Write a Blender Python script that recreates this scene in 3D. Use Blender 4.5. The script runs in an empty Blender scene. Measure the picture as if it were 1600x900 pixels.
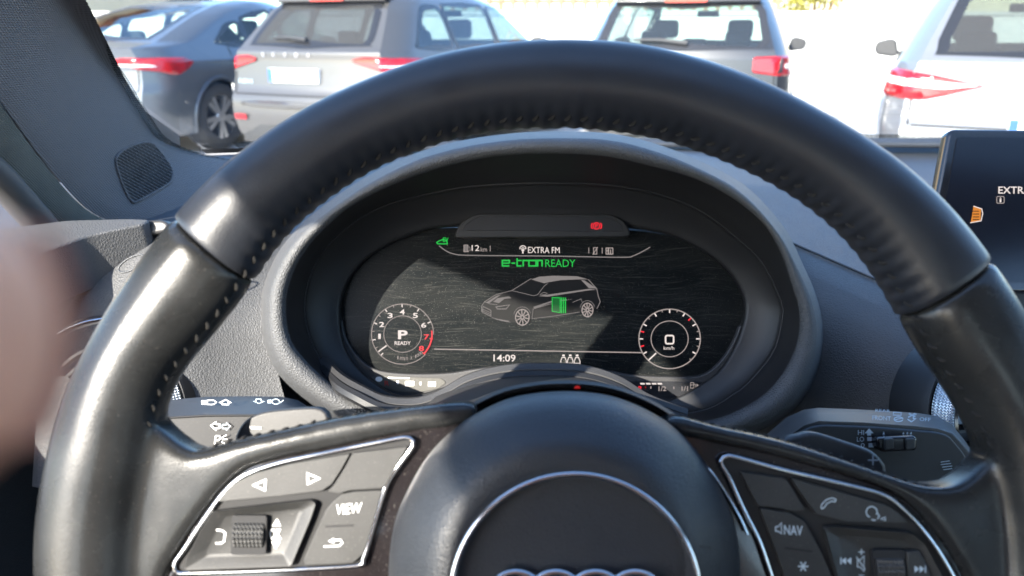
import bpy, bmesh, math, random
import numpy as np
from mathutils import Vector, Matrix
random.seed(4); np.random.seed(4)
R = math.radians
scn = bpy.context.scene
COL = scn.collection

# ------------------------------------------------------------------ camera, sky, sun, exposure
PITCH, F, EYE = R(18.6), 1200.0, Vector((0, 0, 1.14))
SP, CP = math.sin(PITCH), math.cos(PITCH)
CR, CU, CF = Vector((1, 0, 0)), Vector((0, SP, CP)), Vector((0, CP, -SP))
cam = bpy.data.cameras.new('camera')
cam.sensor_width = 36.0; cam.lens = 36.0 * F / 1600.0
cam.clip_start = 0.004; cam.clip_end = 600
cam.dof.use_dof = True; cam.dof.focus_distance = 0.45; cam.dof.aperture_fstop = 12
camo = bpy.data.objects.new('camera', cam); COL.objects.link(camo)
camo.matrix_world = Matrix(((CR.x, CU.x, -CF.x, EYE.x), (CR.y, CU.y, -CF.y, EYE.y), (CR.z, CU.z, -CF.z, EYE.z), (0, 0, 0, 1)))
scn.camera = camo

SUN_AZ, SUN_EL = R(35), R(26)           # light travels towards +x +y and down
wd = bpy.data.worlds.new('World'); scn.world = wd; wd.use_nodes = True
nt = wd.node_tree; bg = nt.nodes['Background']
sky = nt.nodes.new('ShaderNodeTexSky'); sky.sky_type = 'NISHITA'; sky.sun_disc = False
sky.ozone_density = 4.0; sky.sun_elevation = SUN_EL; sky.sun_rotation = SUN_AZ + math.pi
nt.links.new(sky.outputs[0], bg.inputs[0]); bg.inputs[1].default_value = 0.15
sl = bpy.data.lights.new('sun', 'SUN'); sl.energy = 3.4; sl.angle = R(0.53); sl.color = (1, 0.93, 0.82)
so = bpy.data.objects.new('sun', sl); COL.objects.link(so)
so.rotation_euler = Vector((math.sin(SUN_AZ) * math.cos(SUN_EL), math.cos(SUN_AZ) * math.cos(SUN_EL), -math.sin(SUN_EL))).to_track_quat('-Z', 'Y').to_euler()
scn.view_settings.view_transform = 'Standard'; scn.view_settings.look = 'None'
scn.view_settings.gamma = 1; scn.view_settings.exposure = 2.45
scn.cycles.max_bounces = 8; scn.cycles.transparent_max_bounces = 16
scn.cycles.use_denoising = True
GAIN = 2 ** 2.45

# ------------------------------------------------------------------ helpers
def C(px, py, d):
    """the world point that lies d metres deep along the view where photo pixel (px,py) is"""
    return EYE + CR * ((px - 800) / F * d) + CU * ((450 - py) / F * d) + CF * d

def pix(p):
    q = Vector(p) - EYE; w = q.dot(CF)
    return 800 + F * q.dot(CR) / w, 450 - F * q.dot(CU) / w

class Frame:
    """a local frame (x right, y up, z towards the driver) in which the parts of a thing are built"""
    def __init__(s, o, ex, ey):
        s.o = Vector(o); s.ez = ex.cross(ey).normalized(); s.ex = ex.normalized(); s.ey = s.ez.cross(s.ex)
        s.m = Matrix(((s.ex.x, s.ey.x, s.ez.x, s.o.x), (s.ex.y, s.ey.y, s.ez.y, s.o.y), (s.ex.z, s.ey.z, s.ez.z, s.o.z), (0, 0, 0, 1)))
        s.inv = s.m.inverted()
    def on(s, px, py, h=0.0):
        d = (C(px, py, 1) - EYE); o = s.o + s.ez * h
        t = (o - EYE).dot(s.ez) / d.dot(s.ez)
        return s.inv @ (EYE + d * t)
    def on2(s, px, py, h=0.0):
        v = s.on(px, py, h); return (v.x, v.y)
    def w(s, v): return s.m @ Vector(v)

def tag(o, label=None, cat=None, group=None, kind=None):
    if label: o['label'] = label
    if cat: o['category'] = cat
    if group: o['group'] = group
    if kind: o['kind'] = kind
    return o

def empty(name, label, cat, m=None, group=None):
    o = bpy.data.objects.new(name, None); COL.objects.link(o); o.empty_display_size = 0.02
    if m is not None: o.matrix_world = m
    return tag(o, label, cat, group)

def obj(name, verts, faces, mat, parent=None, smooth=True, sharp=40, mats=None):
    me = bpy.data.meshes.new(name)
    me.from_pydata([tuple(v) for v in verts], [], faces); me.validate(); me.update()
    bm = bmesh.new(); bm.from_mesh(me); bmesh.ops.recalc_face_normals(bm, faces=bm.faces); bm.to_mesh(me); bm.free()
    if mat: me.materials.append(mat)
    if smooth:
        me.polygons.foreach_set('use_smooth', [True] * len(me.polygons))
        if sharp < 180: me.set_sharp_from_angle(angle=R(sharp))
    o = bpy.data.objects.new(name, me); COL.objects.link(o)
    if parent: o.parent = parent
    return o

def bevel(o, w, seg=3, ang=35):
    b = o.modifiers.new('bevel', 'BEVEL'); b.width = w; b.segments = seg; b.limit_method = 'ANGLE'; b.angle_limit = R(ang); b.use_clamp_overlap = True
    n = o.modifiers.new('wn', 'WEIGHTED_NORMAL'); n.keep_sharp = False
    return o

def cr(pts, n, closed=True):
    """smooth curve through the points, n samples, evenly spaced"""
    P = np.array([tuple(p) for p in pts], float); m = len(P); out = []
    segs = m if closed else m - 1
    for i in range(segs):
        a, b, c, d = (P[(i - 1) % m], P[i], P[(i + 1) % m], P[(i + 2) % m]) if closed else (P[max(i - 1, 0)], P[i], P[i + 1], P[min(i + 2, m - 1)])
        for t in np.linspace(0, 1, 12, endpoint=False):
            out.append(.5 * ((2 * b) + (-a + c) * t + (2 * a - 5 * b + 4 * c - d) * t * t + (-a + 3 * b - 3 * c + d) * t ** 3))
    if not closed: out.append(P[-1])
    out = np.array(out); q = np.vstack([out, out[:1]]) if closed else out
    L = np.concatenate([[0], np.cumsum(np.linalg.norm(np.diff(q, axis=0), axis=1))])
    s = np.linspace(0, L[-1], n, endpoint=not closed)
    return np.stack([np.interp(s, L, q[:, k]) for k in range(P.shape[1])], 1)

def rnd(pts, r, seg=4):
    """round the corners of a polygon (list of 2-tuples)"""
    out = []; n = len(pts)
    for i in range(n):
        p = np.array(pts[i], float); a = np.array(pts[i - 1], float); b = np.array(pts[(i + 1) % n], float)
        ra = r[i] if isinstance(r, (list, tuple)) else r
        da, db = np.linalg.norm(a - p), np.linalg.norm(b - p)
        q = min(ra, da * .45, db * .45)
        p0 = p + (a - p) / da * q; p1 = p + (b - p) / db * q
        for k in range(seg + 1):
            t = k / seg; out.append(tuple((1 - t) ** 2 * p0 + 2 * t * (1 - t) * p + t * t * p1))
    return out

def prism_geo(pts, z0, z1):
    n = len(pts)
    v = [(p[0], p[1], z0) for p in pts] + [(p[0], p[1], z1) for p in pts]
    f = [list(range(n)), list(range(2 * n - 1, n - 1, -1))] + [[i, (i + 1) % n, n + (i + 1) % n, n + i] for i in range(n)]
    return v, f

def prism(name, pts, z0, z1, mat, parent, bev=0.0, seg=3):
    v, f = prism_geo(pts, z0, z1)
    o = obj(name, v, f, mat, parent)
    if bev: bevel(o, bev, seg)
    return o

def flat(name, pts, z, mat, parent):
    return obj(name, [(p[0], p[1], z) for p in pts], [list(range(len(pts)))], mat, parent, smooth=False)

def grid(rows, closed=False):
    v = [tuple(p) for r in rows for p in r]; n = len(rows[0]); f = []
    for i in range(len(rows) - 1):
        for j in range(n if closed else n - 1):
            k = (j + 1) % n
            f.append([i * n + j, i * n + k, (i + 1) * n + k, (i + 1) * n + j])
    return v, f

def tube_geo(pts, r, n=8, closed=False, caps=True):
    P = [Vector(p) for p in pts]; m = len(P); rings = []; up = None
    for i in range(m):
        t = (P[(i + 1) % m] - P[i - 1]) if closed else (P[min(i + 1, m - 1)] - P[max(i - 1, 0)])
        t.normalize()
        if up is None: up = t.orthogonal().normalized()
        up = (up - t * up.dot(t)).normalized(); s = t.cross(up)
        rr = r[i] if isinstance(r, (list, tuple)) else r
        rings.append([P[i] + (up * math.cos(a) + s * math.sin(a)) * rr for a in np.linspace(0, 2 * math.pi, n, endpoint=False)])
    if closed: rings.append(rings[0])
    v, f = grid(rings, True)
    if not closed and caps: f += [list(range(n))[::-1], list(range((m - 1) * n, m * n))]
    return v, f

def tube(name, pts, r, mat, parent, n=8, closed=False):
    v, f = tube_geo(pts, r, n, closed); return obj(name, v, f, mat, parent, sharp=60)

def box_geo(x0, x1, y0, y1, z0, z1):
    v = [(x, y, z) for x in (x0, x1) for y in (y0, y1) for z in (z0, z1)]
    return v, [[0, 1, 3, 2], [4, 6, 7, 5], [0, 4, 5, 1], [2, 3, 7, 6], [0, 2, 6, 4], [1, 5, 7, 3]]

def box(name, b, mat, parent=None, bev=0.0, seg=2):
    v, f = box_geo(*b); o = obj(name, v, f, mat, parent, smooth=bool(bev))
    if bev: bevel(o, bev, seg)
    return o

def merge(geos):
    V, Fc = [], []
    for v, f in geos:
        k = len(V); V += [tuple(x) for x in v]; Fc += [[i + k for i in q] for q in f]
    return V, Fc

_tcache = {}
def text_geo(s, bold=0.0, space=1.0):
    """outlines of a word as flat faces, scaled to the unit square"""
    key = (s, bold, space)
    if key not in _tcache:
        cu = bpy.data.curves.new('word', 'FONT'); cu.body = s; cu.size = 1; cu.offset = bold; cu.space_character = space; cu.resolution_u = 3
        to = bpy.data.objects.new('word', cu); COL.objects.link(to)
        dg = bpy.context.evaluated_depsgraph_get(); dg.update()
        me = bpy.data.meshes.new_from_object(to.evaluated_get(dg))
        v = np.array([tuple(x.co) for x in me.vertices]); f = [list(p.vertices) for p in me.polygons]
        bpy.data.objects.remove(to); bpy.data.curves.remove(cu); bpy.data.meshes.remove(me)
        lo, hi = v[:, :2].min(0), v[:, :2].max(0)
        _tcache[key] = ((v[:, :2] - lo) / np.maximum(hi - lo, 1e-6), f)
    return _tcache[key]

def word(name, s, fr, q, h, mat, parent, bold=0.0, space=1.0, slant=0.0, tilt=0.0):
    """lettering that fills the photo rectangle q = (x0,y0,x1,y1) on plane z=h of frame fr"""
    uv, f = text_geo(s, bold, space); x0, y0, x1, y1 = q; vs = []
    for u, v in uv:
        x = x0 + (x1 - x0) * u + slant * (v - .5) * (y1 - y0); y = y1 + (y0 - y1) * v + tilt * (x - (x0 + x1) / 2)
        vs.append(fr.on(x, y, h))
    return obj(name, vs, f, mat, parent, smooth=False)

def ribbon_geo(pts, w, closed=False):
    P = np.array(pts, float); n = len(P); a, b = [], []
    for i in range(n):
        t0 = P[i] - P[i - 1] if (closed or i > 0) else P[1] - P[0]; t1 = P[(i + 1) % n] - P[i] if (closed or i < n - 1) else t0
        t0 = t0 / (np.linalg.norm(t0) + 1e-9); t1 = t1 / (np.linalg.norm(t1) + 1e-9); t = t0 + t1; q = np.linalg.norm(t)
        t = t / q if q > .2 else t0
        m = np.array([-t[1], t[0]]) * w / 2 / max(.55, abs(float(t @ t0)))
        a.append(P[i] + m); b.append(P[i] - m)
    v = a + b; f = [[i, (i + 1) % n, n + (i + 1) % n, n + i] for i in range(n if closed else n - 1)]
    return v, f

def drawn(name, fr, h, mat, parent, geos):
    """flat print: several ribbons and patches (photo pixels) joined into one mark on plane z=h"""
    V, Fc = [], []
    for v, f in geos:
        k = len(V); V += [fr.on(p[0], p[1], h) for p in v]; Fc += [[i + k for i in q] for q in f]
    return obj(name, V, Fc, mat, parent, smooth=False)

def line(pts, w=1.4, closed=False): return ribbon_geo(pts, w, closed)
def patch(pts): return ([np.array(p, float) for p in pts], [list(range(len(pts)))])
def arc(cx, cy, rx, ry, a0, a1, n=40): return [(cx + rx * math.cos(R(a)), cy - ry * math.sin(R(a))) for a in np.linspace(a0, a1, n)]
def ring(cx, cy, rx, ry, w): return line(arc(cx, cy, rx, ry, 0, 360, 65)[:-1], w, True)

# ------------------------------------------------------------------ materials
def mat(name, base, rough=.5, metal=0.0, bump=None, var=0.0, vscale=8.0, coat=0.0, spec=.5, dust=0.0, rvar=0.0):
    m = bpy.data.materials.new(name); m.use_nodes = True; t = m.node_tree; b = t.nodes['Principled BSDF']
    b.inputs['Base Color'].default_value = (*base, 1); b.inputs['Roughness'].default_value = rough; b.inputs['Metallic'].default_value = metal
    b.inputs['Coat Weight'].default_value = coat; b.inputs['Coat Roughness'].default_value = .06; b.inputs['Specular IOR Level'].default_value = spec
    tc = t.nodes.new('ShaderNodeTexCoord'); co = tc.outputs['Object']
    def noise(sc, det=4):
        n = t.nodes.new('ShaderNodeTexNoise'); n.inputs['Scale'].default_value = sc; n.inputs['Detail'].default_value = det; t.links.new(co, n.inputs['Vector']); return n
    def ramp(src, lo, hi, a, b2):
        r = t.nodes.new('ShaderNodeMapRange'); r.inputs[1].default_value = lo; r.inputs[2].default_value = hi; r.inputs[3].default_value = a; r.inputs[4].default_value = b2
        t.links.new(src, r.inputs[0]); return r.outputs[0]
    if var or dust:
        mx = t.nodes.new('ShaderNodeMix'); mx.data_type = 'RGBA'
        n = noise(vscale)
        mx.inputs['A'].default_value = (*[c * (1 - var) for c in base], 1)
        mx.inputs['B'].default_value = (*[min(1, c * (1 + var)) for c in base], 1)
        t.links.new(ramp(n.outputs[0], .3, .7, 0, 1), mx.inputs['Factor']); out = mx.outputs['Result']
        if dust:
            n2 = noise(1500, 2); m2 = t.nodes.new('ShaderNodeMix'); m2.data_type = 'RGBA'; m2.inputs['B'].default_value = (.55, .5, .44, 1)
            t.links.new(out, m2.inputs['A']); t.links.new(ramp(n2.outputs[0], .66, .74, 0, dust), m2.inputs['Factor']); out = m2.outputs['Result']
        t.links.new(out, b.inputs['Base Color'])
    if rvar:
        n = noise(60, 5); t.links.new(ramp(n.outputs[0], .3, .7, rough - rvar, rough + rvar), b.inputs['Roughness'])
    if bump:
        kind, sc, st, dist = bump
        bp = t.nodes.new('ShaderNodeBump'); bp.inputs['Strength'].default_value = st; bp.inputs['Distance'].default_value = dist
        if kind == 'grain':
            n = noise(sc * .35, 2)
            vm = t.nodes.new('ShaderNodeVectorMath'); vm.operation = 'MULTIPLY_ADD'; t.links.new(n.outputs['Color'], vm.inputs[0]); vm.inputs[1].default_value = (1.6 / sc,) * 3; t.links.new(co, vm.inputs[2])
            v = t.nodes.new('ShaderNodeTexVoronoi'); v.feature = 'DISTANCE_TO_EDGE'; v.inputs['Scale'].default_value = sc; t.links.new(vm.outputs[0], v.inputs['Vector'])
            t.links.new(ramp(v.outputs['Distance'], 0, .3, 0, 1), bp.inputs['Height'])
        elif kind == 'weave':
            w1 = t.nodes.new('ShaderNodeTexWave'); w1.inputs['Scale'].default_value = sc; w1.bands_direction = 'DIAGONAL'; w1.inputs['Distortion'].default_value = .6; t.links.new(co, w1.inputs['Vector'])
            w2 = t.nodes.new('ShaderNodeTexWave'); w2.inputs['Scale'].default_value = sc; w2.bands_direction = 'Z'; w2.inputs['Distortion'].default_value = .6; t.links.new(co, w2.inputs['Vector'])
            ad = t.nodes.new('ShaderNodeMath'); ad.operation = 'ADD'; t.links.new(w1.outputs['Fac'], ad.inputs[0]); t.links.new(w2.outputs['Fac'], ad.inputs[1]); t.links.new(ad.outputs[0], bp.inputs['Height'])
        else:
            t.links.new(noise(sc, 6).outputs[0], bp.inputs['Height'])
        t.links.new(bp.outputs[0], b.inputs['Normal'])
    return m

def glow(name, col, s):
    m = bpy.data.materials.new(name); m.use_nodes = True; b = m.node_tree.nodes['Principled BSDF']
    b.inputs['Base Color'].default_value = (.01, .01, .01, 1); b.inputs['Emission Color'].default_value = (*col, 1); b.inputs['Emission Strength'].default_value = s / GAIN
    b.inputs['Roughness'].default_value = .6; b.inputs['Specular IOR Level'].default_value = .1
    return m

def glass(name, tint, r0=.04, dots=None, body=None):
    m = bpy.data.materials.new(name); m.use_nodes = True; t = m.node_tree
    for n in list(t.nodes): t.nodes.remove(n)
    out = t.nodes.new('ShaderNodeOutputMaterial'); mx = t.nodes.new('ShaderNodeMixShader'); tr = t.nodes.new('ShaderNodeBsdfTransparent'); gl = t.nodes.new('ShaderNodeBsdfGlossy')
    tr.inputs[0].default_value = (*tint, 1); gl.inputs['Roughness'].default_value = .01
    lw = t.nodes.new('ShaderNodeLayerWeight'); lw.inputs['Blend'].default_value = .5
    pw = t.nodes.new('ShaderNodeMath'); pw.operation = 'POWER'; pw.inputs[1].default_value = 5; t.links.new(lw.outputs['Facing'], pw.inputs[0])
    ma = t.nodes.new('ShaderNodeMath'); ma.operation = 'MULTIPLY_ADD'; ma.inputs[1].default_value = 1 - r0; ma.inputs[2].default_value = r0; t.links.new(pw.outputs[0], ma.inputs[0])
    t.links.new(ma.outputs[0], mx.inputs[0]); t.links.new(tr.outputs[0], mx.inputs[1]); t.links.new(gl.outputs[0], mx.inputs[2])
    last = mx.outputs[0]
    if body:
        df = t.nodes.new('ShaderNodeBsdfDiffuse'); df.inputs[0].default_value = (*body[0], 1); m2 = t.nodes.new('ShaderNodeMixShader'); m2.inputs[0].default_value = body[1]
        t.links.new(last, m2.inputs[1]); t.links.new(df.outputs[0], m2.inputs[2]); last = m2.outputs[0]
    if dots:      # printed ceramic dots: black where the pattern says so
        tc = t.nodes.new('ShaderNodeTexCoord'); v = t.nodes.new('ShaderNodeTexVoronoi'); v.voronoi_dimensions = '2D'; v.inputs['Scale'].default_value = dots; v.inputs['Randomness'].default_value = 0
        t.links.new(tc.outputs['Object'], v.inputs['Vector'])
        lt = t.nodes.new('ShaderNodeMath'); lt.operation = 'LESS_THAN'; lt.inputs[1].default_value = .40; t.links.new(v.outputs['Distance'], lt.inputs[0])
        bk = t.nodes.new('ShaderNodeBsdfDiffuse'); bk.inputs[0].default_value = (.01, .01, .01, 1); m3 = t.nodes.new('ShaderNodeMixShader')
        t.links.new(lt.outputs[0], m3.inputs[0]); t.links.new(last, m3.inputs[1]); t.links.new(bk.outputs[0], m3.inputs[2]); last = m3.outputs[0]
    t.links.new(last, out.inputs[0])
    return m

M = dict(
    leather=mat('leather', (.018, .020, .025), .36, bump=('grain', 900, .07, .0005), var=.15, vscale=40, rvar=.06),  # black leather, with the blue of sky-lit shade put into its base colour
    grip=mat('grip_leather', (.018, .0185, .0185), .27, bump=('grain', 1000, .05, .0005), var=.25, vscale=50, rvar=.06, dust=.10, spec=.38),
    dash=mat('dash_skin', (.074, .076, .079), .58, bump=('grain', 520, .42, .0008), var=.08, vscale=20, dust=.1),
    dashtop=mat('dash_top_skin', (.056, .063, .075), .55, bump=('grain', 560, .4, .0008), var=.08, vscale=20),  # bluish because the sky's light is put into the colour
    shroud=mat('shroud_plastic', (.014, .0145, .016), .50, bump=('noise', 1400, .12, .0004)),
    satin=mat('satin_plastic', (.042, .042, .043), .46, bump=('noise', 1600, .12, .0004), dust=.1),
    airbag=mat('airbag_skin', (.015, .0175, .022), .44, bump=('grain', 900, .18, .0006), var=.06),  # base tinted blue to imitate skylight on the shaded cover
    gloss=mat('piano_black', (.011, .009, .0095), .16, coat=.4, dust=.18, rvar=.04),
    button=mat('button_rubber', (.022, .022, .0215), .50, bump=('noise', 1500, .15, .0004), var=.2, vscale=90, dust=.1),
    hole=mat('gap_black', (.008, .008, .009), .7),
    chrome=mat('satin_chrome', (.72, .72, .73), .18, 1.0, rvar=.05),
    knurl=mat('knurled_metal', (.62, .66, .70), .3, 1.0),
    thread=mat('thread', (.026, .025, .024), .9, spec=.1),
    print=mat('white_print', (.82, .82, .80), .5),
    shadeprint=mat('shaded_print', (.42, .50, .55), .5),  # white print with bluish shade painted in, for marks out of the sun
    redprint=mat('red_print', (.45, .01, .01), .5),
    pillar=mat('pillar_fabric', (.135, .125, .122), .85, bump=('weave', 190, .5, .0010), var=.05),
    seal=mat('seal_cloth', (.12, .12, .10), .9, bump=('weave', 240, .6, .0012), var=.1, vscale=60),
    rubber=mat('rubber', (.05, .048, .046), .65),
    head=mat('headliner_cloth', (.22, .22, .23), .9, bump=('noise', 300, .3, .001)),
    trim=mat('door_trim', (.05, .05, .052), .6, bump=('grain', 500, .3, .001)),
    skin=mat('skin', (.68, .34, .22), .55, bump=('grain', 700, .25, .0006), var=.10, vscale=60),
    nail=mat('nail', (.66, .42, .36), .3),
    smoke=mat('smoked_panel', (.014, .015, .018), .4),
    screenblack=mat('display_black', (.006, .006, .010), .16, bump=None),
)
M['skin'].node_tree.nodes['Principled BSDF'].inputs['Subsurface Weight'].default_value = .0
G = dict(white=glow('display_white', (1, .88, .83), .95), dim=glow('display_dim', (1, .85, .8), .42), green=glow('display_green', (.03, .9, .12), .62),
         dgreen=glow('display_dark_green', (.02, .6, .1), .22), red=glow('display_red', (1, .03, .05), 1.1), dred=glow('display_dull_red', (1, .03, .03), .4), orange=glow('display_orange', (1, .33, .03), .75),
         grey=glow('display_grey', (.95, .85, .82), .22), dark=glow('display_dark', (.8, .8, .9), .004), mid=glow('display_mid', (.95, .85, .82), .26))

# lens over the instrument screen: clear black plastic with a net of fine wiping scratches and dust
def lens_mat():
    m = bpy.data.materials.new('scratched_lens'); m.use_nodes = True; t = m.node_tree; b = t.nodes['Principled BSDF']
    tc = t.nodes.new('ShaderNodeTexCoord'); tot = None
    wn = t.nodes.new('ShaderNodeTexNoise'); wn.inputs['Scale'].default_value = 14; wn.inputs['Detail'].default_value = 1; t.links.new(tc.outputs['Object'], wn.inputs['Vector'])
    wv = t.nodes.new('ShaderNodeVectorMath'); wv.operation = 'MULTIPLY_ADD'; t.links.new(wn.outputs['Color'], wv.inputs[0]); wv.inputs[1].default_value = (0, .022, 0); t.links.new(tc.outputs['Object'], wv.inputs[2])
    for rot, sc, lo, hi, amt in ((8, (20, 620, 1), .60, .80, .045), (-22, (26, 740, 1), .60, .80, .04), (4, (12, 50, 1), .35, .8, .012), (30, (40, 620, 1), .62, .80, .04), (-60, (34, 760, 1), .64, .80, .04)):
        mp = t.nodes.new('ShaderNodeMapping'); mp.inputs['Rotation'].default_value = (0, 0, R(rot)); mp.inputs['Scale'].default_value = sc; t.links.new(wv.outputs[0], mp.inputs[0])
        n = t.nodes.new('ShaderNodeTexNoise'); n.inputs['Scale'].default_value = 1; n.inputs['Detail'].default_value = 3; n.inputs['Distortion'].default_value = .35; t.links.new(mp.outputs[0], n.inputs['Vector'])
        r = t.nodes.new('ShaderNodeMapRange'); r.inputs[1].default_value = lo; r.inputs[2].default_value = hi; r.inputs[3].default_value = 0; r.inputs[4].default_value = amt; t.links.new(n.outputs[0], r.inputs[0])
        if tot is None: tot = r.outputs[0]
        else:
            a = t.nodes.new('ShaderNodeMath'); a.operation = 'ADD'; t.links.new(tot, a.inputs[0]); t.links.new(r.outputs[0], a.inputs[1]); tot = a.outputs[0]
    n = t.nodes.new('ShaderNodeTexNoise'); n.inputs['Scale'].default_value = 2200; n.inputs['Detail'].default_value = 1; t.links.new(tc.outputs['Object'], n.inputs['Vector'])
    r = t.nodes.new('ShaderNodeMapRange'); r.inputs[1].default_value = .70; r.inputs[2].default_value = .76; r.inputs[4].default_value = .35; t.links.new(n.outputs[0], r.inputs[0])
    a = t.nodes.new('ShaderNodeMath'); a.operation = 'ADD'; t.links.new(tot, a.inputs[0]); t.links.new(r.outputs[0], a.inputs[1])
    mx = t.nodes.new('ShaderNodeMix'); mx.data_type = 'RGBA'; mx.inputs['A'].default_value = (.0055, .007, .008, 1); mx.inputs['B'].default_value = (.75, .72, .62, 1)
    t.links.new(a.outputs[0], mx.inputs['Factor']); t.links.new(mx.outputs['Result'], b.inputs['Base Color'])
    b.inputs['Roughness'].default_value = .22; b.inputs['Specular IOR Level'].default_value = .2
    return m
M['lens'] = lens_mat()
M['windscreen'] = glass('windscreen_glass', (.93, .96, .95), .03)
M['frit'] = glass('printed_dot_band', (.93, .96, .95), .03, dots=520)

# ================================================================== OUTSIDE: ground, wall, fence, building, bush
g_mat = mat('pale_concrete', (.55, .54, .525), .9, bump=('noise', 30, .3, .01), var=.08, vscale=1.5)
tag(obj('ground', [(-300, -300, 0), (300, -300, 0), (300, 300, 0), (-300, 300, 0)], [[0, 1, 2, 3]], g_mat, smooth=False), kind='structure')

stucco = mat('white_stucco', (.80, .78, .73), .9, bump=('noise', 40, .4, .01), var=.04, vscale=2)
coping = mat('coping_stone', (.62, .60, .55), .9)
def garden_wall():
    e = empty('garden_wall', 'white rendered garden wall behind the row of parked cars', 'wall')
    box('wall_panel', (-9, 26, 17.0, 17.3, 0, 1.42), stucco, e)
    for k in range(14):
        box('coping', (-9 + k * 2.5 + .006, -9 + k * 2.5 + 2.494, 16.94, 17.36, 1.42, 1.50), coping, e, .01)
garden_wall()
wood = mat('brown_wood', (.26, .17, .10), .8, bump=('noise', 60, .4, .01), var=.25, vscale=6)
def fence():
    e = empty('picket_fence', 'brown wooden picket fence standing on the white wall', 'fence')
    box('rail', (-3, 5.7, 17.13, 17.18, 2.25, 2.34), wood, e); box('rail', (-3, 5.7, 17.13, 17.18, 1.66, 1.74), wood, e)
    me = None
    for k in range(35):
        x = -3 + k * .252
        if me is None:
            o = box('picket', (-.045, .045, 17.09, 17.125, 1.52, 2.7), wood, e); me = o.data
        else:
            o = bpy.data.objects.new('picket', me); COL.objects.link(o); o.parent = e
        o.location.x = x
fence()
tan = mat('tan_render', (.62, .47, .30), .9, bump=('noise', 30, .3, .01), var=.08, vscale=1)
dkglass = mat('dark_window_glass', (.03, .035, .04), .08)
rooft = mat('roof_tile', (.36, .16, .09), .85, bump=('noise', 20, .5, .02), var=.2)
def house():
    e = empty('house', 'tan rendered house behind the grey saloon', 'house')
    box('wall', (-19, -9.4, 16, 24, 0, 5.6), tan, e)
    for x in (-18, -15.6, -13.2, -11.0):
        fr = box('window', (x, x + 1.1, 15.93, 15.985, 1.1, 2.6), stucco, e)
        box('pane', (x + .08, x + 1.02, 15.915, 15.925, 1.18, 2.52), dkglass, fr)
    v = [(-19.4, 15.6, 5.6), (-9, 15.6, 5.6), (-9, 24.4, 5.6), (-19.4, 24.4, 5.6), (-17, 20, 7.6), (-11.4, 20, 7.6)]
    obj('roof', v, [[0, 1, 5, 4], [1, 2, 5], [2, 3, 4, 5], [3, 0, 4], [3, 2, 1, 0]], rooft, e, smooth=False)
house()
cream = mat('cream_render', (.74, .66, .46), .9, bump=('noise', 30, .3, .01), var=.06, vscale=1)
def cream_house():
    e = empty('house', 'cream rendered house beyond the white wall and bush', 'house')
    box('wall', (9.3, 21, 21, 28, 0, 5.8), cream, e)
    for x in (11.2, 14, 17):
        fr = box('window', (x, x + 1.2, 20.93, 20.985, 2.6, 4.0), stucco, e); box('pane', (x + .09, x + 1.11, 20.915, 20.925, 2.69, 3.91), dkglass, fr)
    v = [(8.9, 20.6, 5.8), (21.4, 20.6, 5.8), (21.4, 28.4, 5.8), (8.9, 28.4, 5.8), (11.5, 24.5, 7.8), (18.8, 24.5, 7.8)]
    obj('roof', v, [[0, 1, 5, 4], [1, 2, 5], [2, 3, 4, 5], [3, 0, 4], [3, 2, 1, 0]], rooft, e, smooth=False)
cream_house()
leaf = mat('yellow_leaf', (.30, .27, .03), .6, var=.5, vscale=3)
def bush():
    e = empty('bush', 'round yellow green bush leaning over the white wall', 'bush', Matrix.Translation((6.55, 17.75, 0)))
    V, Fc = [], []
    cl = [(random.uniform(-.75, .75), random.uniform(-.5, .5), random.uniform(1.2, 2.6), random.uniform(.22, .42)) for _ in range(26)]
    for cx, cy, cz, r in cl:
        for _ in range(130):
            d = Vector((random.gauss(0, 1), random.gauss(0, 1), random.gauss(0, 1))).normalized() * r * random.uniform(.6, 1.05)
            p = Vector((cx, cy, cz)) + d; a = Vector((random.gauss(0, 1), random.gauss(0, 1), random.gauss(0, .5))).normalized(); b = a.cross(Vector((random.gauss(0, 1), random.gauss(0, 1), random.gauss(0, 1)))).normalized()
            s = random.uniform(.03, .06); k = len(V)
            V += [p - a * s, p - b * s * .5, p + a * s, p + b * s * .5]; Fc.append([k, k + 1, k + 2, k + 3])
    obj('foliage', V, Fc, leaf, e, smooth=False)
    geo = []
    for cx, cy, cz, r in cl[:14]:
        geo.append(tube_geo([(cx * .15, cy * .15, 0), (cx * .4, cy * .4, cz * .5), (cx, cy, cz)], [.05, .03, .012], 6))
    obj('stem', *merge(geo), wood, e)
bush()

# ================================================================== PARKED CARS
tyre_m = mat('tyre_rubber', (.028, .028, .029), .8); alloy = mat('alloy', (.55, .55, .56), .3, .9); arch_m = mat('black_plastic', (.03, .03, .032), .6)
redlens = mat('red_lens', (.34, .004, .008), .12, coat=.5, var=.3, vscale=12); clearlens = mat('clear_lens', (.75, .72, .70), .12, coat=.4); platem = mat('plate_white', (.82, .82, .80), .4); plateb = mat('plate_blue', (.03, .10, .45), .4)
lettering = mat('badge_chrome', (.85, .85, .86), .15, 1.0); seatm = mat('seat_cloth', (.035, .037, .042), .8); blackgloss = mat('black_trim', (.02, .02, .022), .25)
tint_glass = glass('car_glass', (.62, .72, .72), .05); dark_tint = glass('privacy_glass', (.26, .31, .34), .06); screen_glass = glass('green_screen_glass', (.72, .86, .80), .05)
hatch_glass = glass('hatch_glass', (.52, .60, .60), .05, body=((.10, .12, .14), .16)); dusty_glass = glass('dusty_rear_glass', (.32, .35, .36), .06, body=((.075, .073, .07), .5)); side_tint = glass('side_privacy_glass', (.26, .33, .37), .10, body=((.08, .10, .13), .3)); silver_refl = mat('reflector_orange', (.7, .16, .05), .2)

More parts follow.
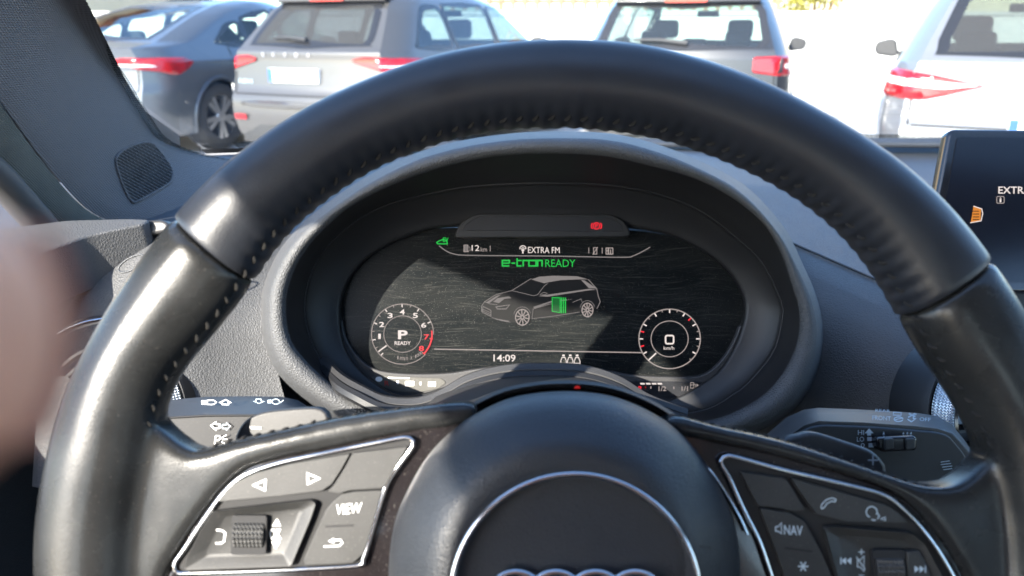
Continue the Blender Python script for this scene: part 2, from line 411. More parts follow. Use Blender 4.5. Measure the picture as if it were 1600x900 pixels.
def interp(tab, x):
    return float(np.interp(x, [a for a, _ in tab], [b for _, b in tab]))
SECT = [(.15, .90), (.25, .955), (.4, .985), (.6, 1.0), (.8, .99), (.9, .965), (.98, .93), (1.1, .875), (1.25, .80), (1.36, .73), (1.42, .66), (1.47, .56), (1.7, .5)]
def inside(p, poly):
    x, y = p; c = False; n = len(poly)
    for i in range(n):
        (x0, y0), (x1, y1) = poly[i], poly[i - 1]
        if (y0 > y) != (y1 > y) and x < (x1 - x0) * (y - y0) / (y1 - y0) + x0: c = not c
    return c

def make_car(name, label, cat, cx, cy, theta, paint, hw, rear, front, ztop, rwin, swins, lights, wheels=(.95, 3.62), wr=.325, spoiler=None, rglass=None, sglass=None, plate=(.0, .78), badge=None, wiper=None, extras=None, group='cars parked in the row ahead'):
    m = Matrix.Translation((cx, cy, 0)) @ Matrix.Rotation(-theta, 4, 'Z')
    e = empty(name, label, cat, m, group)
    yr = lambda z: interp(rear, z); yf = lambda z: interp(front, z)
    sc = ztop / 1.45
    def wid(y, z):
        s = interp(SECT, z / sc if z > .9 else z); d = max(0, y - yr(z)); dfr = max(0, yf(z) - y)
        k = 1 - .13 * max(0, 1 - d / .38) ** 2 - .25 * max(0, 1 - dfr / .7) ** 2
        return hw * s * k
    bow = lambda x: .06 * (abs(x) / hw) ** 2
    zs = sorted(set([round(z, 4) for z in np.concatenate([np.linspace(.2, .9, 22), np.linspace(.9, ztop, 40)])]))
    body_v, body_f = [], []
    def add(rows, keep):
        k = len(body_v); n = len(rows[0])
        for r in rows: body_v.extend(r)
        for i in range(len(rows) - 1):
            for j in range(n - 1):
                q = [k + i * n + j, k + i * n + j + 1, k + (i + 1) * n + j + 1, k + (i + 1) * n + j]
                c = sum((Vector(body_v[t]) for t in q), Vector()) / 4
                if keep(c): body_f.append(q)
    NX = 26
    add([[((t * 2 - 1) * wid(yr(z), z), yr(z) + bow((t * 2 - 1) * wid(yr(z), z)), z) for t in np.linspace(0, 1, NX)] for z in zs], lambda c: not inside((c.x, c.z), rwin))
    add([[((t * 2 - 1) * wid(yf(z), z), yf(z) - 2 * bow((t * 2 - 1) * wid(yf(z), z)), z) for t in np.linspace(0, 1, NX)] for z in zs], lambda c: not (1.03 < c.z < ztop - .06 and abs(c.x) < hw * .74))
    ts = np.concatenate([np.linspace(0, .15, 14), np.linspace(.16, .9, 75), np.linspace(.91, 1, 8)])
    def keep_side(c):
        for wy in wheels:
            if math.hypot(c.y - wy, c.z - wr) < wr + .045: return False
        return not any(inside((c.y, c.z), s) for s in swins)
    for sg in (-1, 1):
        rows = []
        for z in zs:
            a, b = yr(z), yf(z); row = []
            for t in ts:
                y = a + (b - a) * t; x = wid(y, z) ; yy = y + bow(x) * max(0, 1 - t * 6) - 2 * bow(x) * max(0, 1 - (1 - t) * 6)
                row.append((sg * x, yy, z))
            rows.append(row)
        add(rows, keep_side)
    za = zs[-1]      # roof cap
    a, b = yr(za), yf(za)
    add([[((t * 2 - 1) * wid(y, za), y + (bow((t * 2 - 1) * wid(y, za)) if y == a else 0), za + .02 * (1 - (t * 2 - 1) ** 2)) for t in np.linspace(0, 1, 9)] for y in np.linspace(a, b, 8)], lambda c: True)
    body = obj('body', body_v, body_f, paint, e, sharp=50)
    # glass
    def on_rear(x, z, out=.004): return (x, yr(z) + bow(x) - out, z)
    def on_side(sg, y, z, out=.004): return (sg * (wid(y, z) + out), y + bow(wid(y, z)) * max(0, 1 - (y - yr(z)) / (yf(z) - yr(z)) * 6), z)
    def pane(nm, poly, f, g, frame=.035):
        P = cr(rnd(poly, .08), 60); c = P.mean(0)
        n = len(P); d = np.linalg.norm(P - c, axis=1, keepdims=True); In = c + (P - c) * np.maximum(.1, 1 - frame / d); Ou = c + (P - c) * (1 + .028 / d)
        rings = [In + (c - In) * s for s in (0, .33, .66)]
        v, fc = grid([[f(*p) for p in r] for r in rings], True); v.append(f(*c)); k = 2 * n
        fc += [[k + i, k + (i + 1) % n, len(v) - 1] for i in range(n)]
        w = obj(nm, v, fc, g, e)
        v, fc = grid([[f(*p) for p in Ou], [f(*p) for p in In]], True)
        obj('frame', v, fc, blackgloss, w)
    pane('rear_window', rwin, lambda x, z: on_rear(x, z), rglass or tint_glass)
    for sg in (-1, 1):
        for s in swins: pane('side_window', s, lambda y, z, sg=sg: on_side(sg, y, z), sglass or tint_glass, .025)
    zz = np.linspace(1.02, ztop - .05, 10)
    v, fc = grid([[((t * 2 - 1) * hw * .77, yf(z) - 2 * bow((t * 2 - 1) * hw * .77) + .004, z) for t in np.linspace(0, 1, 8)] for z in zz])
    obj('windscreen', v, fc, screen_glass, e)
    # tail lamps: lens polygons on the rear face (x,z) and wrapping on the side (y,z)
    for sg in (-1, 1):
        base = None
        for poly, mm, nm, out in lights:
            P = [tuple(q) for q in rnd(poly, .02)]; xs_ = [q[0] for q in P]
            def cut(x):
                z_ = []
                for i in range(len(P)):
                    (xa, za_), (xb, zb_) = P[i - 1], P[i]
                    if (xa > x) != (xb > x): z_.append(za_ + (zb_ - za_) * (x - xa) / (xb - xa))
                return (min(z_), max(z_)) if len(z_) > 1 else None
            def at(x, z, o_):
                wz = wid(yr(z), z)
                return on_rear(sg * x, z, o_) if x <= wz else on_side(sg, yr(z) + (x - wz) * 2.2, z, o_)
            rows = []
            for x in np.linspace(min(xs_) + .002, max(xs_) - .002, 22):
                c_ = cut(x)
                if c_: rows.append([at(x, c_[0], -.03), at(x, c_[0], out * .4)] + [at(x, c_[0] + (c_[1] - c_[0]) * t, out) for t in (.1, .35, .65, .9)] + [at(x, c_[1], out * .4), at(x, c_[1], -.03)])
            v, fc = grid(rows); fc += [list(range(8)), list(range(len(v) - 8, len(v)))]
            o = obj(nm, v, fc, mm, base or e, sharp=40)
            if base is None: base = o
    # number plate, badge letters, wiper
    px_, pz = plate
    pl = obj('number_plate', *merge([box_geo(px_ - .26, px_ + .26, yr(pz) - .03, yr(pz) + .02, pz - .056, pz + .056)]), platem, e, smooth=False)
    box('plate_band', (px_ - .258, px_ - .215, yr(pz) - .0335, yr(pz) - .031, pz - .054, pz + .054), plateb, pl)
    if badge:
        for s, x0, x1, z0, z1, sp in badge:
            n = len(s); step = (x1 - x0) / (n - 1 + .5); lw = min(step * .8, (z1 - z0) * .95)
            for i, ch in enumerate(s):
                uv, f = text_geo(ch, .01); w_ = lw * (.3 if ch == 'I' else 1)
                obj('badge_letter', [on_rear(x0 + step * i + (lw - w_) / 2 + w_ * u, z0 + (z1 - z0) * q, .012) for u, q in uv], f, lettering, e, smooth=False)
    if wiper:
        x0, z0, x1, z1 = wiper
        obj('wiper', *tube_geo([on_rear(x0, z0, .035), on_rear((x0 + x1) / 2, (z0 + z1) / 2 + .01, .04), on_rear(x1, z1, .03)], [.02, .014, .01], 8), arch_m, e)
    if spoiler:
        z, dz, out = spoiler
        w = wid(yr(z), z) * .98
        v, fc = grid([[(t * w, yr(z) + bow(t * w) - o_ - 0.0, z + q) for t in np.linspace(-1, 1, 13)] for o_, q in ((-.03, 0), (out, dz * .1), (out + .01, dz * .5), (out - .05, dz * .9), (-.12, dz))])
        obj('spoiler', v, fc, paint, e, sharp=180)
        box('brake_lamp', (-.17, .17, yr(z) - out - .022, yr(z) - out + .01, z + dz * .15, z + dz * .62), redlens, e)
    # bumper: dark lower valance, crease and reflectors
    zl = .30
    v, fc = grid([[(t * .97 * wid(yr(zl) + .0, zl), yr(zl) + bow(t * hw) - .022 + .03 * (abs(t) ** 6), z) for t in np.linspace(-1, 1, 17)] for z in (.20, .215, .33, .36)])
    obj('valance', v, fc, arch_m, e)
    v, fc = grid([[(t * .98 * wid(yr(.55), .55), yr(.55) + bow(t * hw) - o_ + .05 * abs(t) ** 8, z) for t in np.linspace(-1, 1, 17)] for o_, z in ((-.01, .50), (.03, .515), (.034, .545), (-.01, .575))])
    obj('bumper_strip', v, fc, paint, e)
    for sg in (-1, 1):
        o = obj('reflector', [on_rear(sg * x, z, .024) for x, z in ((.60, .40), (.74, .40), (.74, .445), (.60, .445))], [[0, 1, 2, 3]], redlens, e, smooth=False)
    # wheels
    first = None
    for sg in (-1, 1):
        for wy in wheels:
            xo = sg * (wid(wy, .6) - .02)
            if first is None:
                prof = [(.20, -.02), (.225, 0), (.27, .008), (.305, .0), (.32, -.025), (wr, -.06), (wr, -.17), (.30, -.21), (.2, -.21)]
                rows = [[(x, r * math.cos(a), r * math.sin(a)) for a in np.linspace(0, 2 * math.pi, 40, endpoint=False)] for r, x in prof]
                tw = obj('wheel', *grid(rows, True), tyre_m, e)
                geos = []
                for k in range(10):
                    an = 2 * math.pi * k / 10 + (.13 if k % 2 else -.13)
                    c, s = math.cos(an), math.sin(an)
                    pts = [(.03, -.017), (.225, -.024), (.225, .024), (.03, .017)]
                    V = [(x, r * c - t * s, r * s + t * c) for x in (-.012, -.045) for r, t in pts]
                    geos.append((V, [[0, 1, 2, 3], [7, 6, 5, 4], [0, 4, 5, 1], [1, 5, 6, 2], [2, 6, 7, 3], [3, 7, 4, 0]]))
                geos.append(grid([[(x, r * math.cos(a), r * math.sin(a)) for a in np.linspace(0, 2 * math.pi, 36, endpoint=False)] for r, x in ((.19, -.10), (.205, -.02), (.225, -.004), (.235, -.012))], True))
                geos.append(grid([[(x, r * math.cos(a), r * math.sin(a)) for a in np.linspace(0, 2 * math.pi, 20, endpoint=False)] for r, x in ((.001, -.008), (.05, -.010), (.06, -.03))], True))
                rm = obj('rim', *merge(geos), alloy, tw); 
                dk = obj('brake_disc', *grid([[(-.11, r * math.cos(a), r * math.sin(a)) for a in np.linspace(0, 2 * math.pi, 24, endpoint=False)] for r in (.001, .2)], True), arch_m, tw)
                first = (tw, rm, dk); o = tw
            else:
                o = first[0].copy(); COL.objects.link(o); o.parent = e
                for ch in first[1:]:
                    c2 = ch.copy(); COL.objects.link(c2); c2.parent = o
            o.location = (xo, wy, wr)
            o.rotation_euler = (0, 0, math.pi if sg < 0 else 0)
            tube('wheel_arch', [(sg * (wid(wy + (wr + .05) * math.cos(a), max(.22, wr + (wr + .05) * math.sin(a))) + .002), wy + (wr + .05) * math.cos(a), wr + (wr + .05) * math.sin(a)) for a in np.linspace(-.3, math.pi + .3, 24)], .02, paint if name != 'parked_suv' else arch_m, e, 6)
        box('wheel_liner', (sg * .5 - .2, sg * .5 + .2, wheels[0] - .42, wheels[0] + .42, .2, .75), M['hole'], e)
    box('underbody', (-hw * .8, hw * .8, .25, 4.1, .17, .30), M['hole'], e)
    box('parcel_shelf', (-.62, .62, yr(.98) + .12, yr(.98) + .62, .90, .93), seatm, e)
    # cabin
    for sx in (-.38, .38):
        box('front_seat', (sx - .24, sx + .24, 2.05, 2.2, .4, 1.02), seatm, e, .06, 3); box('headrest', (sx - .13, sx + .13, 2.06, 2.16, 1.05, 1.24), seatm, e, .045, 3)
    box('rear_seat', (-.62, .62, 1.25, 1.4, .4, .98), seatm, e, .05, 3)
    for sx in (-.40, 0, .40):
        box('headrest', (sx - .12, sx + .12, 1.24, 1.33, .985, 1.13 if sx else 1.06), seatm, e, .04, 3)
    box('dashboard', (-.66, .66, 2.95, 3.25, .6, .96), seatm, e, .05, 3)
    box('mirror', (-.12, .12, 2.62, 2.65, 1.27, 1.34), seatm, e, .015, 2)
    for sg in (-1, 1):
        y = 2.75; x = wid(y, .98)
        P = [(x + .02, .93), (x + .06, .91), (x + .20, .93), (x + .225, .98), (x + .21, 1.04), (x + .10, 1.07), (x + .05, 1.05)]
        o = obj('side_mirror', *prism_geo([(sg * a, b) for a, b in rnd(P, .03)], 0, .11), arch_m, e)
        o.matrix_parent_inverse = Matrix.Identity(4); o.rotation_euler = (math.pi / 2, 0, 0); o.location = (0, y + .11, 0); bevel(o, .02, 2)
        box('mirror_foot', (min(sg * (x - .04), sg * (x + .08)), max(sg * (x - .04), sg * (x + .08)), y + .02, y + .09, .93, .965), arch_m, e)
    sh = [tube_geo([on_rear(x, .615, .002) for x in np.linspace(-.74, .74, 13)], .007, 5)]
    for sg in (-1, 1):
        sh.append(tube_geo([on_rear(sg * .755, z, .002) for z in np.linspace(.615, .80, 5)], .006, 5))
        for y in (1.19, 2.06, 3.08): sh.append(tube_geo([on_side(sg, y + (.12 * max(0, .6 - z) if y < 1.5 else 0), z, .001) for z in np.linspace(.34, .985, 9)], .005, 5))
        sh.append(tube_geo([on_side(sg, y, .33, .001) for y in np.linspace(1.35, 3.08, 8)], .006, 5))
    so_ = obj('shut_line', *merge(sh), M['hole'], e); so_['kind'] = 'stuff'
    for sg in (-1, 1):
        v, fc = grid([[on_side(sg, y, z, o_) for y in np.linspace(.35, 4.0, 30)] for z, o_ in ((.845, -.004), (.86, .010), (.872, .004), (.885, -.004))])
        obj('shoulder_crease', v, fc, paint, e)
    # door handles on the flanks
    for sg in (-1, 1):
        for wy in (1.75, 2.85):
            tube('door_handle', [on_side(sg, wy - .1, .80, .0), on_side(sg, wy - .08, .80, .03), on_side(sg, wy + .08, .80, .03), on_side(sg, wy + .1, .80, .0)], .013, paint, e, 6)
    return e, on_rear, on_side, wid

grey_paint = mat('grey_metallic', (.085, .081, .079), .36, .35, coat=.6, var=.03, vscale=400)
blue_grey = mat('steel_blue_metallic', (.10, .112, .13), .30, .45, coat=.7, var=.03, vscale=400)
dark_paint = mat('dark_grey_metallic', (.018, .019, .022), .32, .2, coat=.7)
silver_paint = mat('silver_paint', (.20, .205, .22), .34, .35, coat=.6, var=.03, vscale=400)
white_paint = mat('white_paint', (.80, .80, .80), .30, coat=.6)

WFRONT = [(.2, 4.35), (.6, 4.5), (.75, 4.45), (.9, 4.05), (.97, 3.5), (1.0, 3.35), (1.40, 2.62), (1.46, 2.4), (1.7, 2.3)]
est_rear = [(.2, .10), (.3, .03), (.45, .0), (.58, .01), (.66, .06), (.78, .075), (.90, .085), (.965, .085), (1.0, .13), (1.30, .44), (1.36, .54), (1.42, .64), (1.47, .80)]
c_l = [([(.50, .915), (.60, .935), (.96, .915), (.99, .885), (.97, .80), (.88, .775), (.74, .825), (.50, .885)], redlens, 'tail_lamp', .02),
       ([(.74, .865), (.92, .865), (.92, .835), (.80, .84)], clearlens, 'lamp_insert', .026)]
make_car('parked_estate', 'grey estate car with white number plate and swept back red tail lamps', 'car', -1.77, 6.54, R(25), grey_paint, .90, est_rear, WFRONT, 1.46,
         [(-.62, 1.02), (.62, 1.02), (.52, 1.345), (-.52, 1.345)], [[(.52, 1.0), (1.15, .99), (1.15, 1.33), (.86, 1.32)], [(1.22, .99), (2.02, .98), (2.02, 1.36), (1.22, 1.35)], [(2.10, .98), (3.05, .98), (2.62, 1.33), (2.10, 1.36)]],
         c_l, spoiler=(1.36, .06, .06), rglass=dusty_glass, sglass=side_tint, plate=(-.08, .775), badge=[('SKODA', -.43, .12, .925, .958, 3.0), ('KAMIQ', -.72, -.56, .70, .735, 1.1)], wiper=(0.0, 1.06, -.36, 1.075))
lift_rear = [(.2, .10), (.3, .03), (.45, .0), (.6, .02), (.68, .05), (.8, .06), (.92, .05), (.985, .03), (1.0, .10), (1.03, .35), (1.15, .66), (1.28, 1.02), (1.38, 1.40), (1.44, 1.8)]
s_l = [([(.42, .86), (.60, .905), (.98, .90), (1.03, .865), (1.0, .80), (.93, .745), (.83, .79), (.70, .82)], redlens, 'tail_lamp', .02),
       ([(.55, .85), (.80, .85), (.84, .825), (.62, .83)], clearlens, 'lamp_insert', .026)]
make_car('parked_saloon', 'blue grey saloon car with a ten spoke alloy wheel nearest the windscreen pillar', 'car', -4.02, 7.15, R(20), blue_grey, .91, lift_rear, WFRONT, 1.44,
         [(-.60, 1.06), (.60, 1.06), (.50, 1.36), (-.50, 1.36)], [[(1.02, 1.02), (1.50, .99), (1.50, 1.22), (1.33, 1.19)], [(1.55, .99), (2.1, .98), (2.1, 1.34), (1.55, 1.25)], [(2.17, .98), (3.05, .98), (2.62, 1.33), (2.17, 1.35)]],
         s_l, plate=(0, .60), rglass=tint_glass)
hat_rear = [(.2, .10), (.3, .03), (.45, .0), (.6, .02), (.68, .05), (.8, .06), (.92, .07), (.985, .09), (1.34, .30), (1.40, .36), (1.47, .5), (1.52, .66)]
h_l = [([(.58, .93), (.96, .945), (1.0, .90), (.97, .80), (.86, .775), (.58, .81)], redlens, 'tail_lamp', .02),
       ([(.77, .93), (.785, .93), (.785, .80), (.77, .80)], blackgloss, 'lamp_divider', .025), ([(.80, .875), (.87, .885), (.86, .835), (.81, .835)], clearlens, 'lamp_insert', .025)]
make_car('parked_suv', 'dark grey high hatchback with headrests seen through its rear window', 'car', 1.365, 6.55, R(18), dark_paint, .90, hat_rear, WFRONT, 1.50,
         [(-.68, 1.0), (.68, 1.0), (.60, 1.335), (-.60, 1.335)], [[(.55, 1.0), (1.05, .99), (1.05, 1.36), (.72, 1.34)], [(1.16, .99), (2.02, .98), (2.02, 1.40), (1.16, 1.39)], [(2.12, .98), (3.05, .98), (2.62, 1.36), (2.12, 1.40)]],
         h_l, spoiler=(1.345, .06, .05), plate=(0, .66), rglass=hatch_glass, wiper=(.05, 1.035, -.4, 1.06))
w_l = [([(.40, .845), (.66, .895), (.93, .935), (.99, .925), (1.04, .86), (1.05, .765), (.70, .755), (.58, .785)], redlens, 'tail_lamp', .02),
       ([(.42, .845), (.62, .862), (.92, .885), (.93, .84), (.60, .815)], clearlens, 'lamp_insert', .026)]
make_car('parked_liftback', 'pale silver car at the right edge with a wedge shaped red and clear tail lamp', 'car', 2.95, 4.15, R(26), silver_paint, .91, est_rear, WFRONT, 1.46,
         [(-.66, 1.01), (.66, 1.01), (.54, 1.36), (-.54, 1.36)], [[(.62, 1.0), (1.15, .99), (1.15, 1.33), (.90, 1.32)], [(1.22, .99), (2.02, .98), (2.02, 1.36), (1.22, 1.35)], [(2.10, .98), (3.05, .98), (2.62, 1.33), (2.10, 1.36)]],
         w_l, plate=(0, .62), rglass=dusty_glass)

# ================================================================== OWN CAR: shell, windscreen, pillar
def own_shell():
    e = empty('car_shell', 'roof, door and bonnet of the car the photo is taken from', 'car body')
    # bonnet seen through the screen base
    v, f = grid([[(x, y, z - .05 * ((x - .36) / .75) ** 2) for x in np.linspace(-.40, 1.12, 13)] for y, z in ((1.10, .955), (1.3, .955), (1.6, .93), (1.85, .88), (1.98, .80), (2.02, .66))])
    obj('bonnet', v, f, white_paint, e)
    # cowl panel with wiper arm under the glass
    v, f = grid([[(x, y, z) for x in np.linspace(-.42, 1.12, 5)] for y, z in ((1.03, .945), (1.10, .945))]); obj('scuttle', v, f, M['rubber'], e)
    # roof: skin and headliner
    rz = [(.05, 1.44), (-.3, 1.46), (-.8, 1.465), (-1.5, 1.44), (-2.1, 1.38)]
    def roof(dz, inset):
        return grid([[(x, y, z + dz - .03 * abs((x - .36) / .78) ** 3) for x in np.linspace(-.42 + inset, 1.14 - inset, 15)] for y, z in rz])
    v, f = roof(.02, 0); obj('roof_panel', v, f, white_paint, e); v, f = roof(-.02, .01); obj('headliner', v, f, M['head'], e)
    for sx, nm in ((-1, 'l'), (1, 'r')):
        X = -.45 if sx < 0 else 1.17
        rail = [(X + .03 * -sx, .95, .955), (X + .01 * -sx, .60, 1.09), (X, .2, 1.262), (X, .0, 1.341), (X, -.067, 1.352), (X, -.15, 1.392), (X, -.25, 1.434), (X, -.33, 1.424), (X, -.5, 1.41), (X, -.9, 1.40), (X + .02 * -sx, -1.5, 1.36), (X + .05 * -sx, -2.05, 1.10)]  # unseen rail, its bends shaped to limit sun on wheel and display
        v, f = grid([[(X + (.03 if y > .7 else .0) * -sx, y, float(np.interp(y, [-.25, -.15, -.067, .0, .2, .6, .95], [1.436, 1.392, 1.352, 1.341, 1.262, 1.09, .955]))), (X + .035 * -sx, y, 1.435 + (y - .05) * (.985 - 1.435) / .985 if y > .05 else 1.455)] for y in np.linspace(.97, -.25, 18)])
        obj('front_pillar', v, f, M['trim'], e)
        obj('roof_rail', *tube_geo(cr(rail, 40, False), .034, 10), M['trim'], e)
        obj('middle_pillar', *tube_geo([(X - .02 * -sx, -.53, .9), (X - .01 * -sx, -.525, 1.1), (X, -.525, 1.30), (X, -.525, 1.42)], [.07, .06, .06, .065], 14), M['trim'], e)
        d = obj('door', *merge([box_geo(X - .12, X + .02, -.62, .95, .25, .93) if sx < 0 else box_geo(X - .02, X + .12, -.62, .95, .25, .93)]), M['trim'], e); bevel(d, .03)
        d = obj('rear_door', *merge([box_geo(X - .12, X + .02, -1.9, -.64, .25, .95) if sx < 0 else box_geo(X - .02, X + .12, -1.9, -.64, .25, .95)]), M['trim'], e); bevel(d, .03)
    box('floor_pan', (-.5, 1.2, -2.2, 1.0, .22, .26), M['trim'], e)
    box('tailgate', (-.45, 1.15, -2.3, -2.12, .26, 1.02), M['trim'], e)
    box('firewall', (-.5, 1.2, .95, 1.02, .26, .93), M['trim'], e)
    for x in (.02, .72):
        c_ = box('front_seat', (x - .25, x + .25, -.62, -.12, .38, .58), M['trim'], e, .06, 3)
        o = box('backrest', (-.25, .25, -.10, .04, 0, .62), M['trim'], c_, .06, 3); o.location = (x, -.62, .52); o.rotation_euler = (R(18), 0, 0)
        h = box('headrest', (-.14, .14, -.09, .02, .64, .82), M['trim'], c_, .04, 3); h.location = (x, -.62, .52); h.rotation_euler = (R(16), 0, 0)
own_shell()
def windscreen():
    e = empty('windscreen', 'clear raked windscreen above the dashboard with dotted black edge', 'windscreen')
    def P(s, t):
        x = (-.41 + .02 * t) + (1.55 - .04 * t) * s; y = 1.035 + (.06 - 1.035) * t + .10 * (1 - (2 * s - 1) ** 2) * (1 - t * .6); z = .985 + (1.43 - .985) * t
        return (x, y, z)
    v, f = grid([[P(s, t) for s in np.linspace(0, 1, 24)] for t in np.linspace(0, 1, 12)])
    g = obj('pane', v, f, M['windscreen'], e)
    def band(nm, fn, mm):
        v, f = grid(fn); o = obj(nm, v, f, mm, e); return o
    q = lambda s, t: tuple(Vector(P(s, t)) + Vector((0, -.002, -.003)))
    band('printed_edge', [[q(s, t) for s in np.linspace(0, 1, 24)] for t in (.0, .02)], M['hole'])
    band('dotted_edge', [[q(s, t) for s in np.linspace(.03, 1, 24)] for t in (.0202, .045)], M['frit'])
windscreen()

# A-pillar trim: a bulged cloth-covered shape between the glass edge and the door edge
def pillar():
    e = empty('pillar_trim', 'grey cloth windscreen pillar with a small ribbed tweeter grille at its foot', 'pillar')
    right = [(40, -120, .50), (108, 0, .60), (150, 80, .67), (182, 130, .71), (210, 175, .74), (243, 215, .78), (300, 238, .84), (372, 252, .90)]
    groove = [(-160, -60, .44), (-40, 100, .52), (20, 185, .57), (75, 260, .615), (128, 320, .66), (170, 345, .69), (215, 352, .71), (300, 352, .74)]
    n = 40; A = cr([C(*p) for p in right], n, False); B = cr([C(*p) for p in groove], n, False)
    rows = []
    for t in np.linspace(0, 1, 14):
        bul = math.sin(math.pi * t) ** .7 * .018
        rows.append([tuple(Vector(A[i] * (1 - t) + B[i] * t) - CF * bul + CR * bul * .3) for i in range(n)])
    back = [[tuple(Vector(a) + CF * .05 + CU * -.01) for a in A]]
    v, f = grid(back + rows); obj('cover', v, f, M['pillar'], e, sharp=180)
    from mathutils.bvhtree import BVHTree
    bv = BVHTree.FromPolygons([tuple(x) for x in v], f)
    def onp(px, py, off):
        d = (C(px, py, 1) - EYE).normalized(); h = bv.ray_cast(EYE, d)[0]
        h = h if h is not None else C(px, py, .72)
        return tuple(h - d * off)
    # frit dots on the glass beside the pillar
    df = Frame(C(175, 120, .69), CR, (CU - CR * .8 - CF * .3).normalized())
    v, f = grid([[tuple(df.inv @ (Vector(A[i]) + CF * .012 + CR * k)) for i in range(n)] for k in (-.004, .009)]); de = obj('dotted_edge', v, f, M['frit'], e); de.matrix_world = df.m
    # door-side seal band, cloth, then rubber lip
    d1 = [(-220, 60, .46), (-90, 175, .53), (0, 262, .58), (50, 315, .615), (95, 362, .65), (112, 392, .66)]
    d2 = [(-240, 120, .45), (-120, 215, .52), (-25, 268, .565), (35, 330, .60), (76, 385, .63), (90, 410, .64)]
    D1 = cr([C(*p) for p in d1], n, False); D2 = cr([C(*p) for p in d2], n, False); G2 = cr([C(*p) for p in [(-175, -45, .45), (-50, 112, .53), (10, 196, .58), (66, 268, .625), (118, 328, .665), (160, 372, .69)]], n, False)
    rows = []
    for t in np.linspace(0, 1, 9):
        b = math.sin(math.pi * t) ** .6 * .016
        rows.append([tuple(Vector(B[int(i * .86)] * (1 - t) + D1[i] * t) - CF * (b + .003)) for i in range(n)])
    v, f = grid(rows); obj('door_seal', v, f, M['seal'], e, sharp=180)
    obj('rubber_lip', *tube_geo([tuple(Vector((D1[i] * .5 + D2[i] * .5)) - CF * .004) for i in range(n)], .012, 10), M['rubber'], e)
    # tweeter grille: flush oval plate with ribs
    o = cr([(181, 255), (186, 240), (203, 229), (226, 223), (240, 227), (256, 246), (269, 266), (268, 282), (256, 292), (214, 315), (205, 313), (193, 292)], 60); c = o.mean(0)
    v, f = grid([[onp(*(c + (p - c) * k), .0012) for p in o] for k in (1.0, .8, .55, .3, .02)], True)
    g = obj('tweeter_grille', v, f, M['hole'], e, sharp=180)
    di = np.array([math.cos(R(29)), math.sin(R(29))]); no = np.array([-di[1], di[0]]); pr = [(p - c) @ no for p in o]; geo = []
    lo, hi = min(pr), max(pr); nr = 21
    for k in range(nr):
        hq = lo + (hi - lo) * (k + .5) / nr; xs = []
        for i in range(len(o)):
            a_, b_ = (o[i - 1] - c) @ no - hq, (o[i] - c) @ no - hq
            if a_ * b_ < 0: xs.append(((o[i - 1] + (o[i] - o[i - 1]) * a_ / (a_ - b_)) - c) @ di)
        if len(xs) < 2: continue
        geo.append(tube_geo([onp(*(c + no * hq + di * x), .0016) for x in np.linspace(min(xs), max(xs), 4)], .00062, 5))
    rb = obj('rib', *merge(geo), M['pillar'], g); rb['kind'] = 'stuff'
    tube('surround', [onp(*p, .0012) for p in o], .0012, M['pillar'], g, 6, True)
pillar()

